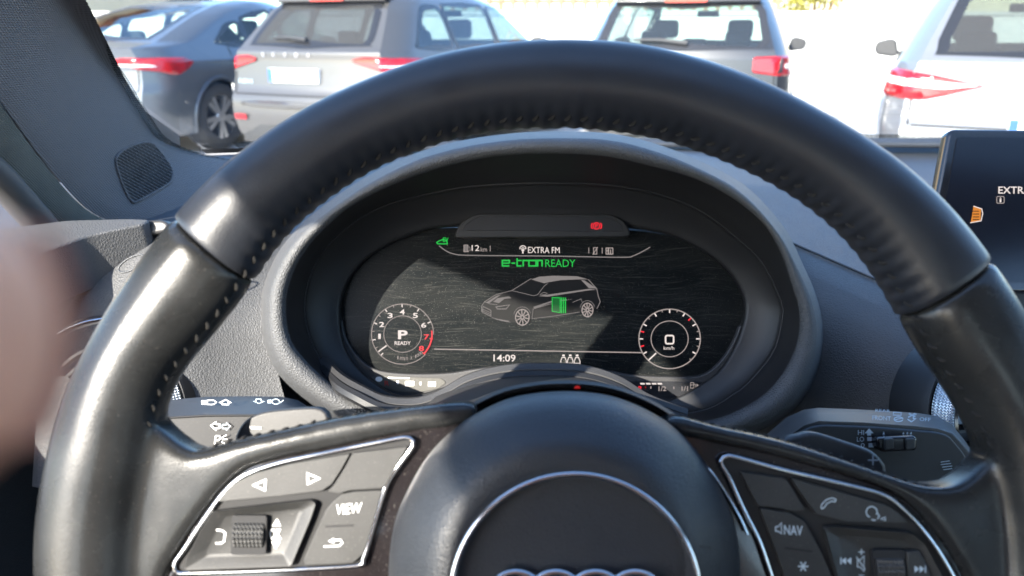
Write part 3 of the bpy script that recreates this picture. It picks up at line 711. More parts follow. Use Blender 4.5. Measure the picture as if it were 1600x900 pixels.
# ================================================================== DASHBOARD
def dashboard():
    e = empty('dashboard', 'dark grained dashboard with hooded binnacle behind the steering wheel', 'dashboard')
    xs = [-.62, -.50, -.40, -.30, -.2, -.1, 0, .1, .19, .228, .26, .297, .34, .45, .6, .8, 1.2]
    def crease(x):
        return (float(np.interp(x, [-.62, -.30, .19, .228, .297, .4, .7, 1.2], [.60, .64, .668, .64, .592, .572, .572, .60])), float(np.interp(x, [-.62, -.3, .19, .228, .297, .4, .7, 1.2], [.955, .965, .975, .971, .947, .93, .925, .93])))
    X = np.linspace(-.62, 1.2, 110)
    top, face = [], []
    rowsT = []
    for k in range(10):
        t = k / 9; r = []
        for x in X:
            yc, zc = crease(x); yb = 1.02 + .10 * (1 - ((x - .36) / .78) ** 2)
            r.append((x, yb + (yc - yb) * t, .982 + (zc - .982) * t + .012 * math.sin(math.pi * t)))
        rowsT.append(r)
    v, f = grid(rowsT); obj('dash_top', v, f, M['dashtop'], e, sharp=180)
    rowsF = []
    for dy, dz in ((0, 0), (-.010, -.004), (-.018, -.014), (-.022, -.032), (-.022, -.06), (-.018, -.13), (-.005, -.22), (.05, -.40)):
        def sl(x, k=len(rowsF)):
            q = min(1, max(0, (x - .10) / .12)); q = q * q * (3 - 2 * q)
            return ((0, -.018, -.045, -.068, -.084, -.088, -.06, .0)[k] - dy) * q
        rowsF.append([(x, crease(x)[0] + dy + sl(x), crease(x)[1] + dz) for x in X])
    v, f = grid(rowsF); obj('dash_face', v, f, M['dash'], e, sharp=180)
    # seam line along the crease
    obj('seam', *tube_geo([(x, crease(x)[0] - .004, crease(x)[1] + .0005) for x in np.linspace(.2, 1.1, 50)], .0011, 6), M['satin'], e)
    # defroster slot with bars near the glass
    sl_ = [(x, .985 + .09 * (1 - ((x - .36) / .78) ** 2)) for x in np.linspace(-.25, 1.0, 30)]
    v, f = grid([[(x, y + d, .9905) for x, y in sl_] for d in (0, -.035)]); s = obj('defroster_slot', v, f, M['hole'], e)
    for d in (-.002, -.018, -.034):
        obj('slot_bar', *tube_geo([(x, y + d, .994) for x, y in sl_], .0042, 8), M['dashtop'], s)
    # binnacle hood: nested contours from the dash out to the lip and back down to the display
    L1 = [(870, 213), (950, 216), (1020, 232), (1091, 260), (1160, 299), (1217, 362), (1244, 410), (1271, 470), (1280, 524), (1270, 580), (1240, 630), (1180, 668), (1080, 690), (850, 700), (640, 690), (560, 668), (490, 625), (440, 580), (420, 531), (417, 495), (420, 450), (444, 396), (477, 357), (520, 322), (580, 282), (650, 248), (720, 228), (800, 216)]
    L2 = [(870, 240), (950, 245), (1019, 260), (1088, 280), (1145, 310), (1193, 350), (1220, 395), (1235, 440), (1249, 490), (1242, 545), (1210, 600), (1160, 637), (1080, 660), (850, 670), (660, 650), (580, 632), (525, 605), (480, 565), (455, 530), (447, 480), (456, 432), (482, 385), (515, 350), (545, 325), (600, 295), (670, 268), (740, 250), (800, 242)]
    L3 = [(870, 287), (950, 290), (1020, 302), (1090, 328), (1150, 372), (1190, 410), (1220, 470), (1222, 497), (1210, 545), (1185, 580), (1147, 615), (1072, 646), (850, 655), (680, 645), (607, 632), (545, 600), (500, 560), (478, 500), (480, 450), (500, 400), (540, 358), (600, 322), (700, 297), (780, 289)]
    L4 = [(870, 352), (985, 356), (1060, 372), (1130, 415), (1162, 465), (1159, 510), (1137, 560), (1108, 592), (1040, 626), (975, 613), (930, 592), (850, 585), (760, 583), (700, 603), (630, 619), (578, 592), (543, 552), (531, 500), (538, 450), (573, 403), (640, 368), (705, 354)]
    N = 160
    def polar(Lp, c=(850, 470)):
        P = cr(Lp, 800); an = np.unwrap(np.arctan2(P[:, 0] - c[0], c[1] - P[:, 1])); rr = np.hypot(P[:, 0] - c[0], P[:, 1] - c[1])
        o = np.argsort(an % (2 * math.pi)); a = (an % (2 * math.pi))[o]; r = rr[o]
        g = np.linspace(0, 2 * math.pi, N, endpoint=False)
        q = np.interp(g, a, r, period=2 * math.pi)
        return np.stack([c[0] + q * np.sin(g), c[1] - q * np.cos(g)], 1)
    P1, P2, P3, P4 = map(polar, (L1, L2, L3, L4)); cc = np.array([850, 470.])
    def R3(P, d): return [tuple(C(p[0], p[1], d + (.0 if not callable(d) else 0))) for p in P]
    g = np.linspace(0, 2 * math.pi, N, endpoint=False); topw = (np.cos(g) * .5 + .5)
    def ringd(P, d, k=0.0): return [tuple(C(P[i, 0], P[i, 1], d + k * topw[i])) for i in range(N)]
    mixp = lambda a, b, t: a * (1 - t) + b * t
    K_ = .062
    dashy = [ringd(cc + (P1 - cc) * s, d + K_ * q, -K_ * q) for s, d, q in ((1.03, .70, 0), (1.025, .65, .2), (1.02, .60, .5), (1.01, .545, .8), (1.0, .50, 1), (.992, .482, 1))]
    lip = [ringd(mixp(P1, P2, .12), .477 + K_, -K_), ringd(mixp(P1, P2, .35), .473 + K_, -K_), ringd(mixp(P1, P2, .7), .474 + K_, -K_), ringd(mixp(P1, P2, .93), .479 + K_, -K_), ringd(P2, .484 + K_, -K_)]
    v, f = grid(dashy + lip, True); obj('binnacle_hood', v, f, M['dash'], e, sharp=180)
    sh = [ringd(P2, .4835 + K_, -K_), ringd(mixp(P2, P3, .3), .503 + .05, -.05), ringd(mixp(P2, P3, .75), .527 + .03, -.03), ringd(mixp(P2, P3, .95), .535 + .025, -.025), ringd(mixp(P2, P3, .985), .5385 + .023, -.023), ringd(mixp(P2, P3, 1.01), .541 + .021, -.021),
          ringd(mixp(P3, P4, .1), .545 + .019, -.019), ringd(mixp(P3, P4, .5), .557 + .010, -.010), ringd(mixp(P3, P4, .88), .567), ringd(mixp(P3, P4, .96), .5675), ringd(P4, .572), ringd(cc + (P4 - cc) * .99, .583)]
    v, f = grid(sh, True); obj('binnacle_shroud', v, f, M['shroud'], e, sharp=180)
    # bright moulded lines: the sharp rims of the two steps
    obj('shroud_edge', *tube_geo(ringd(mixp(P2, P3, .965), .5368 + .024, -.024), .0009, 6, True), M['shroud'], e)
    # left corner pad of the dash with its overhanging edge
    pf = Frame(C(140, 400, .56), CR, (CF * .88 + CU * .47).normalized())
    pad = [(-260, 470), (-60, 420), (40, 388), (110, 366), (205, 360), (240, 363), (232, 378), (150, 418), (90, 470), (40, 540), (-60, 620), (-260, 640)]
    w = [C(p[0], p[1], .56 + .06 * (460 - p[1]) / 100 * .6) for p in pad]
    loc = [pf.inv @ q for q in w]
    o = prism('corner_pad', rnd([(q.x, q.y) for q in loc], .006), .012, -.03, M['dash'], e, .006, 4); o.matrix_world = pf.m
    # bulged lower-left panel with switch notch
    out = [(262, 365, .60), (215, 392, .59), (165, 423, .585), (125, 455, .58), (97, 490, .575), (76, 540, .57), (60, 620, .57), (50, 760, .57)]
    inn = [(480, 365, .66), (455, 400, .64), (435, 440, .625), (428, 480, .615), (428, 520, .61), (432, 570, .61), (450, 640, .61), (490, 760, .60)]
    A = cr([C(*p) for p in out], 30, False); B = cr([C(*p) for p in inn], 30, False)
    rows = [[tuple(Vector(A[i] + (B[i] - A[i]) * t) - CF * .02 * math.sin(math.pi * min(1, t * 1.2)) ** .8 + CF * (.06 if k == 0 else 0) - CR * (.01 if k == 0 else 0)) for i in range(30)] for k, t in enumerate([0, 0, .04, .12, .25, .4, .55, .7, .85, 1])]
    v, f = grid(rows); obj('corner_panel', v, f, M['dash'], e, sharp=180)
    nf = Frame(C(205, 412, .535), (CR * .86 + CU * .5).normalized(), (CU * .86 - CR * .5).normalized())
    n = tube('key_slot', [(.010 * math.cos(a), .004 * math.sin(a), .0) for a in np.linspace(0, 2 * math.pi, 30, endpoint=False)], .0007, M['dash'], e, 6, True); n.matrix_world = nf.m
    return e
dash = dashboard()

def light_switch_knob():
    fr = Frame(C(236, 357, .60), CR, CU)
    e = empty('mirror_knob', 'small beige lit knob on the dash corner beside the wheel rim', 'knob', fr.m)
    P = [fr.on2(*p) for p in [(203, 356), (207, 349), (222, 346), (262, 345), (272, 352), (268, 364), (225, 371), (212, 370)]]
    prism('cap', rnd(P, .003), .008, -.02, M['satin'], e, .003)
    prism('base', rnd([(x * .8, y * .8 - .004) for x, y in P], .003), -.02, -.045, M['shroud'], e, .002)
light_switch_knob()

def side_vent():
    e = empty('side_vent', 'left air vent with a curved chrome strip behind the wheel rim', 'air vent')
    a = [(78, 532, .535), (92, 516, .535), (115, 503, .537), (140, 495, .54), (168, 491, .545)]
    b = [(86, 538, .532), (100, 526, .532), (118, 516, .534), (142, 508, .537), (168, 503, .542)]
    A = cr([C(*p) for p in a], 24, False); B = cr([C(*p) for p in b], 24, False)
    rows = [[tuple(Vector(A[i] * (1 - t) + B[i] * t) - CF * .006 * math.sin(math.pi * t)) for i in range(24)] for t in np.linspace(0, 1, 7)]
    v, f = grid(rows); obj('chrome_strip', v, f, M['chrome'], e, sharp=180)
    for k, (dx, dy) in enumerate(((14, 40), (22, 56), (6, 108), (2, 150))):
        pts = cr([C(p[0] + dx, p[1] + dy - 6, p[2] + .004) for p in b], 20, False)
        obj('louvre', *tube_geo(pts, .0022, 6), M['satin'], e)
side_vent()

def round_vent(label, cx, cy, d, rpx, tilt):
    fr = Frame(C(cx, cy, d), (CR + CF * tilt).normalized(), CU)
    e = empty('round_vent', label, 'air vent', fr.m, 'round air vents with knurled rings')
    r = rpx / F * d
    rows = [[(q * math.cos(a), q * math.sin(a), z) for a in np.linspace(0, 2 * math.pi, 72, endpoint=False)] for q, z in ((r * 1.08, -.03), (r * 1.08, -.002), (r * 1.04, .003), (r * 1.0, .003))]
    obj('bezel', *grid(rows, True), M['shroud'], e)
    n, m = 150, 9; geo = []      # knurled ring: rows of small studs
    rows = []
    for j in range(2 * m + 1):
        t = j / (2 * m); q = r * (1.0 - .16 * t); z = .004 + .012 * math.sin(math.pi * t * .6)
        rows.append([((q + (.0012 if (j % 2 and i % 2) else 0)) * math.cos(2 * math.pi * i / (2 * n)), (q + (.0012 if (j % 2 and i % 2) else 0)) * math.sin(2 * math.pi * i / (2 * n)), z + (.0010 if (j % 2 and i % 2) else 0)) for i in range(2 * n)])
    obj('knurled_ring', *grid(rows, True), M['knurl'], e, smooth=False)
    rows = [[(q * math.cos(a), q * math.sin(a), z) for a in np.linspace(0, 2 * math.pi, 72, endpoint=False)] for q, z in ((r * .84, .015), (r * .80, .016), (r * .77, .004), (r * .74, -.02), (r * .001, -.025))]
    obj('inner_ring', *grid(rows, True), M['gloss'], e)
    for k in range(-2, 3):
        h = math.sqrt(max(0, (r * .74) ** 2 - (k * r * .26) ** 2)); obj('vane', *box_geo(-h, h, k * r * .26 - .001, k * r * .26 + .001, -.018, -.002), M['shroud'], e, smooth=False)
round_vent('knurled chrome vent ring glimpsed behind the left side of the wheel rim', 205, 640, .585, 96, -.2)
round_vent('knurled chrome vent ring in blue shade beside the wiper stalk', 1540, 645, .515, 110, .25)

# ================================================================== INSTRUMENT CLUSTER
def cluster():
    fr = Frame(C(850, 470, .580), CR, CU)
    e = empty('instrument_cluster', 'wide dark digital instrument display showing a car outline and two dials', 'instrument display', fr.m)
    S = [(850, 358), (985, 360), (1062, 374), (1132, 416), (1164, 465), (1161, 512), (1139, 562), (1110, 594), (1040, 628), (975, 615), (930, 594), (850, 588), (760, 586), (700, 605), (630, 622), (576, 594), (541, 553), (529, 500), (536, 450), (571, 401), (640, 366), (705, 356)]
    sc = prism('screen', [fr.on2(*p) for p in cr(S, 90)], 0, -.012, M['lens'], e)
    # lower bezel that frames the display and holds the two small gauges
    hb = .0045
    low = [(533, 500), (541, 530), (562, 560), (590, 578), (640, 584), (700, 583), (740, 577), (790, 571), (850, 570), (910, 573), (960, 581), (1000, 587), (1060, 589), (1100, 585), (1130, 560), (1150, 525), (1158, 505), (1166, 515), (1150, 560), (1120, 595), (1060, 630), (1000, 640), (850, 650), (700, 640), (610, 626), (560, 590), (530, 545)]
    prism('lower_bezel', [fr.on2(p[0], p[1], hb) for p in cr(low, 130)], hb, -.002, M['satin'], e, .0012)
    # telltale strip above the display
    pts = rnd([(708, 372), (716, 352), (740, 333), (955, 334), (978, 346), (988, 370)], 14)
    prism('telltale_frame', [fr.on2(p[0], p[1], .018) for p in pts], .018, 0, M['shroud'], e, .003)
    pts = rnd([(720, 360), (728, 350), (748, 337), (948, 338), (970, 349), (976, 362)], 10)
    prism('telltale_strip', [fr.on2(p[0], p[1], .0185) for p in pts], .0185, .016, M['smoke'], e, .0005)
    # small gauges
    for pts, nm in (([(578, 588), (592, 587), (690, 591), (698, 598), (684, 608), (650, 614), (618, 612), (594, 603)], 'charge_gauge'), ([(980, 595), (1100, 597), (1106, 602), (1092, 613), (1060, 622), (1010, 621), (985, 611)], 'fuel_gauge')):
        o = prism(nm, [fr.on2(p[0], p[1], hb + .0006) for p in rnd(pts, 7)], hb + .0006, 0, M['smoke'] if nm == 'fuel_gauge' else sunlit_gauge, e, .0004)
    h = .0008; w = lambda nm, s, q, mm=G['white'], **k: word(nm, s, fr, q, k.pop('h', h), mm, sc, **k)
    d = lambda nm, mm, geos, hh=h: drawn(nm, fr, hh, mm, sc, geos)
    tl = .018
    # top status line
    d('status_line', G['mid'], [line(cr([(686, 384), (697, 392), (710, 397), (735, 399), (850, 400), (970, 402), (988, 400), (1002, 394), (1016, 386)], 60, False), 1.6)])
    d('electric_car_icon', G['green'], [line([(682, 379), (687, 376), (693, 374), (698, 377), (699, 381), (694, 381), (690, 381), (684, 381), (682, 379)], 1.7)]); w('electric_text', 'EV', (692, 371, 701, 378), G['green'], bold=.02)
    d('pump_icon', G['grey'], [patch([(725, 383), (731, 383), (731, 392), (725, 392)]), line([(732, 385), (734, 386), (735, 391), (733, 391)], 1.2)]); d('pump_mark', G['dim'], [line([(725, 383), (731, 383), (731, 393), (725, 393)], 1.3, True), line([(724, 393), (733, 393)], 1.2)])
    w('range_text', '12', (737, 383, 749, 392)); w('unit_text', 'km', (751, 386, 761, 393), G['dim']); d('divider', G['dim'], [line([(766, 384), (766, 393)], 1), line([(920, 387), (920, 396)], 1), line([(941, 387), (941, 396)], 1)])
    d('antenna_icon', G['white'], [line(arc(817, 388, 4.6, 4, -20, 200, 14), 1.3), line(arc(817, 389, 2.2, 2, -20, 200, 10), 1.1), line([(817, 389), (817, 396)], 2.2), line([(814.5, 391), (819.5, 391)], 1.2)])
    w('station_text', 'EXTRA FM', (825, 386, 874.5, 395.5), tilt=.01)
    d('phone_icon', G['dim'], [line([(927.5, 387), (932.5, 387), (932.5, 397), (927.5, 397)], 1.1, True), line([(926, 398), (934, 386)], 1.2)]); d('map_icon', G['dim'], [line([(947, 387.5), (957.5, 387.5), (957.5, 397), (947, 397)], 1.3, True), line([(950.5, 387), (950.5, 397)], 2), line([(954, 390), (954, 397)], 1.5), line([(947, 392), (952, 392)], 1.5)])
    # green ready message
    gm = G['green']
    def glyph(x, kind):
        y0, y1, ym = 407, 415.5, 411.2
        return {'e': [line([(x + 11, ym), (x, ym)], 2), line([(x + 11, ym), (x + 11, y0), (x, y0), (x, y1), (x + 11, y1)], 2.3)], '-': [line([(x, ym), (x + 6, ym)], 2.3)], 't': [line([(x, 403.5), (x, y1), (x + 7, y1)], 2.3), line([(x - 1, y0), (x + 7, y0)], 2.2)],
                'r': [line([(x, y1 + 1), (x, y0), (x + 8, y0)], 2.4)], 'o': [line([(x, y0), (x + 11, y0), (x + 11, y1), (x, y1)], 2.3, True)], 'n': [line([(x, y1 + 1), (x, y0), (x + 11, y0), (x + 11, y1 + 1)], 2.4)]}[kind]
    gl = []
    for k, x in (('e', 785), ('-', 799), ('t', 808), ('r', 817.5), ('o', 826.5), ):
        gl += glyph(x, k)
    gl += glyph(0, 'n') and [line([(840 + a, b) for a, b in ((0, 416.5), (0, 407), (7, 407), (7, 416.5))], 2.4)]
    d('mode_letters', gm, gl); w('ready_text', 'READY', (852, 405.5, 899, 417), gm, tilt=.005)
    # picture of the car
    Z = lambda *p: [(640 + x / 4.444, 350 + y / 4.444) for x, y in p]
    d('car_picture_shade', G['dark'], [patch(Z((500, 570), (520, 540), (600, 490), (710, 462), (840, 378), (900, 365), (1000, 358), (1160, 362), (1240, 385), (1300, 450), (1322, 540), (1300, 590), (1180, 612), (850, 658), (700, 685), (570, 650), (500, 612)))], .0004)
    d('car_picture_roof', G['mid'], [patch(Z((845, 385), (900, 366), (1000, 359), (1165, 363), (1240, 384), (1190, 384), (1050, 390), (960, 405), (935, 412))), patch(Z((890, 500), (960, 490), (1245, 450), (1300, 456), (1235, 462), (960, 505))), patch(Z((1190, 388), (1215, 392), (1300, 448), (1245, 446)))], .0010)
    d('car_picture_shine', G['grey'], [patch(Z((860, 575), (980, 535), (1120, 520), (1130, 526), (985, 545), (865, 590))), patch(Z((530, 545), (600, 500), (640, 488), (600, 515), (550, 552))), patch(Z((590, 655), (690, 672), (690, 680), (600, 664)))], .0011)
    d('car_picture_engine', G['grey'], [patch(Z((580, 540), (610, 515), (690, 502), (708, 515), (660, 520), (620, 550)))], .0012)
    L = [line(Z((500, 612), (500, 570), (520, 540), (600, 490), (710, 462), (845, 378)), 1.0), line(Z((710, 462), (860, 498), (890, 490), (935, 430), (960, 412)), .9), line(Z((520, 540), (560, 555), (610, 560)), .8),
         line(Z((1240, 384), (1300, 450), (1310, 500), (1324, 540), (1300, 590)), 1.2), line(Z((600, 575), (695, 562), (670, 590), (610, 590)), 1.4, True), line(Z((510, 572), (565, 600), (565, 642), (505, 612)), 1.1, True),
         line(Z((507, 590), (565, 618)), .8), line(Z((507, 602), (565, 632)), .8), line(Z((570, 650), (640, 672), (700, 682)), .9), line(Z((850, 658), (1000, 640), (1180, 612)), .9), line(Z((850, 660), (858, 590), (990, 552)), .8), line(Z((1130, 545), (1190, 520), (1200, 545)), .8),
         line(arc(*Z((783, 640))[0], 13.5, 14.5, 20, 170, 16), .8), line(arc(*Z((1235, 590))[0], 11.5, 13, 10, 170, 16), .8), line(Z((905, 490), (930, 475), (955, 480), (940, 492)), 1.0, True)]
    d('car_picture_lines', G['mid'], L, .0012)
    for cx, cy, rx, ry in ((*Z((783, 648))[0], 10.6, 12.2), (*Z((1235, 597))[0], 8.6, 10.6)):
        sp = [ring(cx, cy, rx, ry, 1.6)]
        for k in range(10):
            a = 2 * math.pi * k / 10 + .2
            sp.append(line([(cx + rx * .15 * math.cos(a), cy + ry * .15 * math.sin(a)), (cx + rx * .95 * math.cos(a), cy + ry * .95 * math.sin(a))], 1.5))
        d('car_picture_wheel', G['dim'], sp, .0014)
    d('battery_face', G['dgreen'], [patch(Z((990, 510), (1045, 514), (1045, 616), (990, 606))), patch(Z((990, 508), (1035, 504), (1060, 506), (1045, 512)))], .0013)
    d('battery_edges', G['green'], [line(Z((990, 606), (990, 510), (1045, 514), (1045, 616)), 1.2, True)] + [patch(Z((x, 510), (x + 8, 511), (x + 8, 620), (x, 619))) for x in (1050, 1064, 1078)], .0016)
    d('battery_cells', G['dark'], [patch(Z((x, 510), (x + 9, 512), (x + 9, 616), (x, 617))) for x in (1094, 1108, 1122)], .0013)
    # bars
    d('base_line', G['dim'], [line([(678, 545.5), (1003, 551)], 1.7)])
    w('clock_text', '14:09', (771, 554, 805.5, 565), bold=.01, tilt=.01)
    for x in (880.5, 891, 901.8):
        d('belt_icon', G['white'], [line([(x - 4.3, 570.5), (x - 4.3, 564), (x - 2.3, 558.5), (x + 2.3, 558.5), (x + 4.3, 564), (x + 4.3, 570.5)], 1.3, True), patch([(x - 2, 554), (x + 2, 554), (x + 2, 556.8), (x - 2, 556.8)]), line([(x - 3, 567.5), (x + 3, 567.5)], 1)])
    d('belt_reflection', G['mid'], [line([(874, 574.5), (907, 575)], 1.2)])  # reflection below the icons, drawn as a dim glowing line
    # dials
    cx, cy = 629, 522
    d('dial_ring', G['dim'], [line(arc(cx, cy, 48.5, 47, 312, -20 + 360 - 137 - 204, 60), 1.3)]); d('dial_ring', G['dim'], [line(arc(cx, cy, 48.5, 47, 0, 318, 80), 1.3), ring(cx, cy, 29.3, 28.5, 1.0)])
    for k in range(9):
        a = 225 - k * 33.5; red = k >= 7
        p = lambda r: (cx + r * 1.02 * math.cos(R(a)), cy - r * math.sin(R(a)))
        d('tick', G['red'] if red else G['white'], [line([p(42), p(47)], 1.8)])
        if k < 8:
            a2 = a - 16.7; q = lambda r: (cx + r * 1.02 * math.cos(R(a2)), cy - r * math.sin(R(a2))); d('tick', G['dred'] if k >= 6 else G['dim'], [line([q(43.5), q(46.5)], 1.2)])
    d('red_zone', G['red'], [line(arc(cx, cy, 46, 44.5, 6, -43, 24), 2.2)])
    for s, x, y in (('1', 593, 525.5), ('2', 596.5, 507), ('3', 609.5, 493), ('4', 628.5, 487.5), ('5', 649, 493), ('6', 662, 508)):
        w('dial_number', s, (x - (2 if s == '1' else 4), y - 4, x + (2 if s == '1' else 4), y + 4), bold=.02)
    for s, x, y in (('7', 666.5, 526.5), ('8', 658.5, 544.5)): w('dial_number', s, (x - 4, y - 4, x + 4, y + 4), G['red'], bold=.02)
    d('needle', G['white'], [patch([(605, 540.5), (591.5, 550.5), (590.8, 548.5), (603.5, 539)])])
    w('gear_text', 'P', (622, 516, 637, 530), bold=.03); w('dial_text', 'READY', (616.5, 533.2, 642, 539), bold=.02)
    s = '1/min x 1000'
    for i, ch in enumerate(s):
        if ch == ' ': continue
        a = 253 + i * 5.3; r = 38.5; x, y = cx + 4 + r * math.cos(R(a)), cy - r * math.sin(R(a)); hw_ = {'m': 2.6, '/': 1, 'i': .6, '1': .9}.get(ch, 1.6)
        w('dial_letter', ch, (x - hw_, y - 2.6, x + hw_, y + 2.6), G['dim'])
    cx, cy = 1046.3, 529.5
    d('dial_ring', G['dim'], [ring(cx, cy, 48, 46.5, 1.7), ring(cx, cy, 29, 28, 1.3)])
    for k in range(19):
        a = 225 - k * 15; red = k in (2, 4, 12); p = lambda r: (cx + r * 1.02 * math.cos(R(a)), cy - r * math.sin(R(a))); big = k % 2 == 1
        d('tick', G['red'] if red else G['white'] if k % 2 == 1 else G['dim'], [line([p(40.5 if big or red else 43), p(46)], 2.0 if big or red else 1.2)])
    d('needle', G['white'], [patch([(1026, 552.5), (1013.5, 564), (1012.5, 562.5), (1024.5, 551)])])
    d('speed_zero', G['white'], [line(rnd([(1040, 524.3), (1052.5, 524.3), (1052.5, 537), (1040, 537)], 3), 2.4, True)]); w('unit_text', 'km/h', (1037, 541, 1053.5, 546.5), G['white'])
    # fuel gauge marks
    hg = hb + .0010
    d('fuel_bars', G['white'], [patch([(x, 598.3), (x + 7, 598.3), (x + 8, 600.8), (x + 1, 600.8)]) for x in (1000, 1009, 1018, 1027)], hg)
    w('gauge_text', 'R', (997.5, 603.5, 1004, 611), G['red'], h=hg, bold=.03); d('gauge_tick', G['dred'], [line([(1008.5, 603.5), (1008.5, 607)], 1.2)], hg); d('gauge_tick', G['dim'], [line([(1017, 603.5), (1017, 607.5)], 1.6), line([(1053, 604), (1053, 608)], 1.6)], hg)
    w('gauge_text', '1/2', (1029, 603.5, 1041, 611), G['dim'], h=hg, bold=.02); w('gauge_text', '1/1', (1065, 603.5, 1075, 611), G['dim'], h=hg, bold=.02)
    d('pump_icon', G['dim'], [line([(1079, 598), (1084, 598), (1084, 606.5), (1079, 606.5)], 1, True), line([(1079, 601.5), (1084, 601.5)], .9), line([(1084, 600), (1087, 601), (1087, 606)], .9), patch([(1088.5, 599.5), (1091.5, 602), (1088.5, 604.5)])], hg)
    # charge gauge marks, printed white
    d('gauge_print', M['print'], [patch(arc(592, 592.5, 5.5, 4, 0, 330, 14)), patch([(606, 589), (640, 590), (640, 592), (606, 591)]), patch([(633, 595.5), (647, 595.5), (647, 603), (633, 603)]), patch([(669, 596.5), (681, 596.5), (681, 604), (669, 604)]), patch([(619, 595), (623, 595), (623, 600), (620, 600)]), patch([(655, 597), (659, 597), (658, 602), (656, 602)])], hg)
    w('gauge_text', 'R', (601, 595, 608, 602.5), M['redprint'], h=hg)
    # red parking brake lamp
    d('brake_telltale', G['red'], [ring(932, 353, 5, 5, 1.5), line(arc(932, 353, 8, 7, 140, 220, 10), 1.6), line(arc(932, 353, 8, 7, -40, 40, 10), 1.6)], .0192)
    w('brake_text', 'P', (930, 350, 934.4, 356), G['red'], h=.0192, bold=.02)
sunlit_gauge = mat('sunlit_gauge_face', (.07, .068, .06), .5, bump=('noise', 2500, .3, .0004), dust=.3)  # sunlight put into the face colour, paler than the fuel gauge
cluster()

# ================================================================== INFOTAINMENT SCREEN
def infotainment():
    fr = Frame(C(1600, 330, .60), (CR + CF * .10).normalized(), (CU + CF * .06).normalized())
    e = empty('infotainment_screen', 'dark upright dashboard screen at the right edge showing EXTRA', 'screen', fr.m)
    b = [fr.on2(*p) for p in [(1484, 201), (1950, 206), (1950, 462), (1436, 456)]]
    prism('housing', rnd(b, .006), 0, -.011, M['gloss'], e, .003)
    s = prism('display', rnd([fr.on2(*p, .0006) for p in [(1496, 214), (1938, 218), (1938, 446), (1455, 440)]], .003), .0006, -.002, M['screenblack'], e)
    word('station_text', 'EXTRA', fr, (1560, 291.5, 1611, 302.5), .0012, G['white'], s, bold=.01)
    drawn('info_icon', fr, .0012, G['dim'], s, [line(rnd([(1557.5, 307), (1569, 307), (1569, 317.5), (1557.5, 317.5)], 2), 1.2, True)]); word('info_text', 'i', fr, (1561.8, 308.8, 1564.8, 316), .0012, G['white'], s)
    drawn('menu_tab', fr, .0010, G['orange'], s, [patch([(1521, 323), (1533, 326), (1532, 345), (1517, 347)])])
    drawn('menu_lines', fr, .0014, M['screenblack'], s, [line([(1520, y), (1530, y)], 1.3) for y in (330, 334.5, 339, 343)])
    drawn('menu_outline', fr, .0012, G['white'], s, [line([(1521, 322), (1534, 326.5), (1535.5, 334), (1533, 345), (1516, 348)], 1.4)])
    prism('stand', [(-.02, -.12), (.12, -.12), (.12, -.02), (-.02, -.02)], -.011, -.05, M['shroud'], e, .004)
infotainment()

# ================================================================== STEERING COLUMN AND STALKS
def column():
    e = empty('steering_column', 'grey plastic steering column cover under the instrument display', 'column cover')
    far = [(690, 612, .53), (735, 596, .535), (790, 583, .54), (850, 581, .54), (915, 585, .54), (980, 606, .53)]
    mid = [(640, 655, .44), (690, 628, .45), (770, 607, .455), (850, 600, .455), (940, 607, .45), (1040, 650, .44)]
    near = [(640, 720, .33), (700, 690, .335), (780, 655, .34), (860, 648, .34), (960, 660, .335), (1060, 715, .33)]
    A, B, D = (cr([C(*p) for p in q], 40, False) for q in (far, mid, near))
    rows = [A + (B - A) * t for t in np.linspace(0, 1, 6)] + [B + (D - B) * t for t in np.linspace(.1, 1, 6)]
    dn = [[tuple(Vector(p) - CU * .06) for p in rows[-1]]]
    v, f = grid([[tuple(p) for p in r] for r in rows] + dn); obj('cover', v, f, M['satin'], e, sharp=60)
    # bezel lip running under the display to the column
    for dyy, dd, rr, mm in ((0, .517, .006, M['satin']), (9, .508, .0045, M['shroud'])):
        lip = [(505, 570 + dyy, dd + .035), (530, 595 + dyy, dd + .015), (560, 613 + dyy, dd + .004), (600, 631 + dyy, dd), (650, 634 + dyy, dd), (690, 622 + dyy, dd), (735, 597 + dyy, dd), (790, 583 + dyy, dd), (850, 580 + dyy, dd), (910, 583 + dyy, dd), (960, 598 + dyy, dd), (1010, 628 + dyy, dd), (1070, 650 + dyy, dd)]
        obj('lip', *tube_geo(cr([C(*p) for p in lip], 70, False), rr, 8), mm, e)
column()

